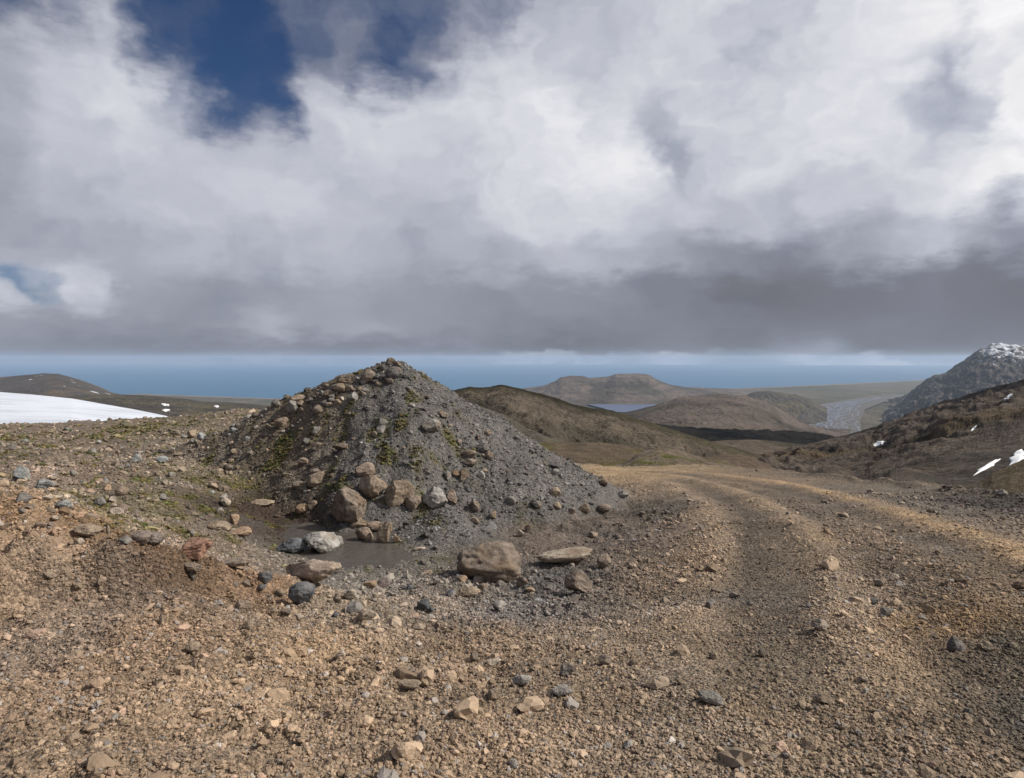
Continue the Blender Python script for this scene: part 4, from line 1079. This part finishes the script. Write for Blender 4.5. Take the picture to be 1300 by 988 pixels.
# rows of cloud colour (sRGB brightness, blue cast) and cover along the sky, measured from the place
def s2l(v): v = v/255; return v/12.92 if v < .04045 else ((v+.055)/1.055)**2.4
ROWS = [  # photo row: [(column, brightness, cover)]
 (-200, [(0, 130, 0.28), (300, 130, 0.23), (600, 165, 0.58), (900, 200, 0.95), (1300, 235, 1.00)]),
 (0,   [(0, 135, .20), (40, 125, .22), (85, 120, .10), (150, 130, .20), (220, 140, .28), (280, 120, .05), (330, 130, .10), (380, 155, .36), (480, 158, .38), (600, 170, 0.60), (750, 195, 0.95), (950, 215, 1.00), (1150, 235, 1.00), (1300, 238, 1.00)]),
 (80,  [(0, 140, .26), (60, 160, .38), (140, 185, .70), (200, 150, .30), (260, 130, .12), (330, 130, .14), (400, 155, .34), (450, 160, .38), (500, 140, .20), (540, 165, .44), (600, 209, 0.95), (700, 209, 0.95), (850, 209, 0.90), (950, 212, 1.00), (1100, 225, 1.00), (1240, 235, 0.92), (1300, 240, 1.00)]),
 (150, [(0, 177, 0.85), (80, 205, 0.95), (160, 214, 1.00), (240, 203, 0.65), (300, 138, 0.15), (335, 148, 0.20), (400, 209, 0.95), (480, 208, 0.90), (560, 209, 1.00), (650, 223, 1.00), (780, 221, 0.97), (850, 189, 0.72), (900, 214, 0.95), (1020, 225, 1.00), (1150, 222, 0.95), (1215, 200, 0.84), (1260, 225, 0.85), (1300, 240, 1.00)]),
 (210, [(0, 177, 0.97), (80, 195, 1.00), (180, 209, 1.00), (270, 198, 0.95), (330, 192, 0.88), (430, 208, 1.00), (520, 198, 1.00), (620, 214, 1.00), (740, 231, 1.00), (800, 232, 1.00), (850, 179, 0.75), (900, 209, 0.97), (1000, 222, 1.00), (1120, 222, 1.00), (1200, 195, 0.86), (1250, 205, 0.90), (1300, 238, 1.00)]),
 (280, [(0, 169, 1.00), (100, 187, 1.00), (220, 194, 1.00), (330, 196, 1.00), (450, 190, 1.00), (540, 188, 1.00), (650, 206, 1.00), (760, 216, 1.00), (850, 204, 1.00), (920, 184, 1.00), (1000, 192, 1.00), (1100, 208, 1.00), (1200, 228, 1.00), (1270, 238, 1.00), (1300, 236, 1.00)]),
 (335, [(0, 167, 0.95), (100, 175, 1.00), (250, 187, 1.00), (400, 183, 1.00), (550, 177, 1.00), (700, 185, 1.00), (800, 185, 1.00), (900, 150, 1.00), (1000, 138, 1.00), (1100, 168, 1.00), (1200, 196, 1.00), (1250, 176, 1.00), (1300, 158, 1.00)]),
 (372, [(0, 182, 0.42), (20, 182, 0.35), (45, 182, 0.30), (68, 194, 0.45), (85, 205, 0.95), (118, 200, 0.95), (140, 159, 1.00), (260, 156, 1.00), (400, 162, 1.00), (550, 154, 1.00), (700, 152, 1.00), (850, 139, 1.00), (950, 120, 1.00), (1080, 123, 1.00), (1200, 132, 1.00), (1300, 121, 1.00)]),
 (388, [(0, 199, 0.95), (25, 194, 0.80), (45, 182, 0.35), (65, 187, 0.50), (85, 200, 0.95), (118, 189, 1.00), (150, 159, 1.00), (260, 154, 1.00), (400, 162, 1.00), (550, 152, 1.00), (700, 151, 1.00), (850, 139, 1.00), (950, 123, 1.00), (1080, 123, 1.00), (1200, 130, 1.00), (1300, 123, 1.00)]),
 (415, [(0, 157, 1.00), (120, 151, 1.00), (220, 146, 1.00), (300, 154, 1.00), (350, 175, 1.00), (400, 159, 1.00), (480, 167, 1.00), (550, 149, 1.00), (700, 142, 1.00), (850, 137, 1.00), (1000, 129, 1.00), (1150, 129, 1.00), (1300, 127, 1.00)]),
 (445, [(0, 142, 1.00), (120, 132, 0.97), (230, 128, 1.00), (330, 134, 0.95), (450, 130, 0.95), (600, 128, 0.97), (720, 120, 1.00), (850, 130, 0.95), (950, 125, 1.00), (1040, 165, 0.70), (1100, 118, 0.95), (1200, 120, 0.95), (1300, 125, 1.00)]),
 (456, [(0, 150, 0.55), (120, 150, 0.45), (190, 140, 0.70), (235, 136, 1.00), (280, 145, 0.75), (330, 150, 0.60), (450, 145, 0.45), (580, 160, 0.50), (680, 190, 0.75), (760, 185, 0.75), (800, 165, 0.45), (850, 190, 0.75), (940, 160, 0.40), (1040, 205, 0.85), (1090, 190, 0.70), (1125, 134, 0.95), (1200, 132, 0.95), (1300, 155, 0.80)]),
 (462, [(0, 165, 0.15), (190, 160, 0.20), (240, 142, 0.60), (290, 160, 0.20), (400, 165, 0.10), (650, 190, 0.25), (720, 200, 0.35), (850, 190, 0.25), (950, 190, 0.20), (1060, 215, 0.55), (1140, 220, 0.70), (1180, 215, 0.50), (1300, 200, 0.30)]),
]
cvb = nt.nodes.new('ShaderNodeCombineXYZ'); L_(nt, M_(nt, 'MULTIPLY', az, 1.0), cvb.inputs[0]); L_(nt, M_(nt, 'MULTIPLY', el, 2.5), cvb.inputs[1])
nb = noise(cvb.outputs[0], 13, 7.0, .6)
elw = M_(nt, 'ADD', elw, M_(nt, 'MULTIPLY', M_(nt, 'SUBTRACT', nb.outputs[0], .5), .07))
uu = nt.nodes.new('ShaderNodeMapRange'); uu.clamp = True; L_(nt, azw, uu.inputs[0])
A0, A1 = -.66, .66
uu.inputs[1].default_value = A0; uu.inputs[2].default_value = A1
prev = None; prevv = None
for k, (row, st) in enumerate(reversed(ROWS)):
    cr = nt.nodes.new('ShaderNodeValToRGB'); cr.color_ramp.interpolation = 'EASE'
    els = cr.color_ramp.elements
    while len(els) > 1: els.remove(els[0])
    for i, (px, br, cov) in enumerate(st):
        pos = min(max((math.atan((px-650)/F)-A0)/(A1-A0), 0), 1)
        e = els[0] if i == 0 else els.new(pos)
        e.position = pos
        l = s2l(br)
        cool = 1.0 if br > 120 else .97
        e.color = (l, cov, 0, 1)
    L_(nt, uu.outputs[0], cr.inputs[0])
    v = math.atan((EYE-row)/F)
    if prev is None: prev = cr.outputs[0]
    else:
        mr = nt.nodes.new('ShaderNodeMapRange'); mr.interpolation_type = 'SMOOTHSTEP'; L_(nt, elw, mr.inputs[0]); mr.inputs[1].default_value = prevv; mr.inputs[2].default_value = v
        prev = mixc(nt, 'MIX', mr.outputs[0], prev, cr.outputs[0])
    prevv = v
sp = nt.nodes.new('ShaderNodeSeparateColor'); L_(nt, prev, sp.inputs[0])
bright, cover = sp.outputs[0], sp.outputs[1]
cvd = nt.nodes.new('ShaderNodeCombineXYZ'); L_(nt, azw, cvd.inputs[0]); L_(nt, M_(nt, 'MULTIPLY', elw, 1.25), cvd.inputs[1])
nd = noise(cvd.outputs[0], 7, 9.0, .50); nd2 = noise(cvd.outputs[0], 3.2, 4.0, .5)
# cover: soft torn edges
cvf = M_(nt, 'ADD', cover, M_(nt, 'MULTIPLY', M_(nt, 'SUBTRACT', nd.outputs[0], .5), 1.25))
mk = nt.nodes.new('ShaderNodeMapRange'); mk.interpolation_type = 'SMOOTHSTEP'; L_(nt, cvf, mk.inputs[0]); mk.inputs[1].default_value = .02; mk.inputs[2].default_value = 1.0
# brightness modulation
bm_ = M_(nt, 'ADD', M_(nt, 'MULTIPLY', M_(nt, 'SUBTRACT', nd.outputs[0], .5), .26), 1.0)
bm_ = M_(nt, 'ADD', bm_, M_(nt, 'MULTIPLY', M_(nt, 'SUBTRACT', nd2.outputs[0], .5), .28))
# the side of each billow that faces the sun is brighter
off = nt.nodes.new('ShaderNodeVectorMath'); off.operation = 'ADD'; L_(nt, cvd.outputs[0], off.inputs[0]); off.inputs[1].default_value = (.016, .022, 0)
na = noise(cvd.outputs[0], 6.5, 5.0, .48); nb2 = noise(off.outputs[0], 6.5, 5.0, .48)
fade = nt.nodes.new('ShaderNodeMapRange'); L_(nt, el, fade.inputs[0]); fade.inputs[1].default_value = .04; fade.inputs[2].default_value = .16; fade.inputs[3].default_value = .25; fade.inputs[4].default_value = 1
bm_ = M_(nt, 'ADD', bm_, M_(nt, 'MULTIPLY', M_(nt, 'MULTIPLY', M_(nt, 'SUBTRACT', na.outputs[0], nb2.outputs[0]), .7), fade.outputs[0]))
br = M_(nt, 'MULTIPLY', bright, bm_)
# colour: dark bases slightly violet grey, bright tops neutral, veils bluish
cr = nt.nodes.new('ShaderNodeValToRGB'); els = cr.color_ramp.elements
els[0].position = 0; els[0].color = (.97, .93, 1.0, 1); els[1].position = .85; els[1].color = (1.0, .995, 1.02, 1)
e = els.new(.25); e.color = (.89, .93, 1.13, 1); e = els.new(.55); e.color = (.93, .96, 1.09, 1)
L_(nt, br, cr.inputs[0])
cc = mixc(nt, 'MULTIPLY', 1.0, cr.outputs[0], br)
sc_ = nt.nodes.new('ShaderNodeVectorMath'); sc_.operation = 'SCALE'; L_(nt, cc, sc_.inputs[0]); sc_.inputs['Scale'].default_value = 1/BG
# clear sky behind: deepen
gm = mixc(nt, 'MULTIPLY', 1.0, sky.outputs[0], (.27, .42, .64))
final = mixc(nt, 'MIX', mk.outputs[0], gm, sc_.outputs[0])
# below the horizon: dull earth
mr = nt.nodes.new('ShaderNodeMapRange'); L_(nt, el, mr.inputs[0]); mr.inputs[1].default_value = -.02; mr.inputs[2].default_value = -.008; mr.inputs[3].default_value = 0; mr.inputs[4].default_value = 1
final = mixc(nt, 'MIX', mr.outputs[0], (1.2, 1.5, 2.0), final)
L_(nt, final, bg.inputs[0])
w.cycles.sampling_method = 'MANUAL'; w.cycles.sample_map_resolution = 512

# sun
sd = bpy.data.lights.new('sun', 'SUN'); sd.energy = 4.7; sd.angle = math.radians(.6); sd.color = (1, .945, .865)
so = bpy.data.objects.new('sun', sd); link(so)
a, e_ = math.radians(SUN_AZ), math.radians(SUN_EL)
so.rotation_euler = Vector((math.sin(a)*math.cos(e_), math.cos(a)*math.cos(e_), math.sin(e_))).to_track_quat('Z', 'Y').to_euler()

# camera
cd = bpy.data.cameras.new('camera'); cam = bpy.data.objects.new('camera', cd); link(cam)
cam.location = (0, 0, 0); cam.rotation_euler = (math.radians(90), 0, 0)
cd.sensor_width = 36; cd.lens = F/1300*36; cd.shift_y = -(494-EYE)/1300; cd.clip_start = .1; cd.clip_end = 300000
SC.camera = cam
SC.view_settings.view_transform = 'Standard'; SC.view_settings.look = 'None'; SC.view_settings.exposure = 0; SC.view_settings.gamma = 1
SC.cycles.max_bounces = 5; SC.cycles.diffuse_bounces = 2; SC.cycles.glossy_bounces = 2; SC.cycles.volume_bounces = 1; SC.cycles.transparent_max_bounces = 4
SC.cycles.use_denoising = True
SC.cycles.use_adaptive_sampling = True; SC.cycles.adaptive_threshold = .02
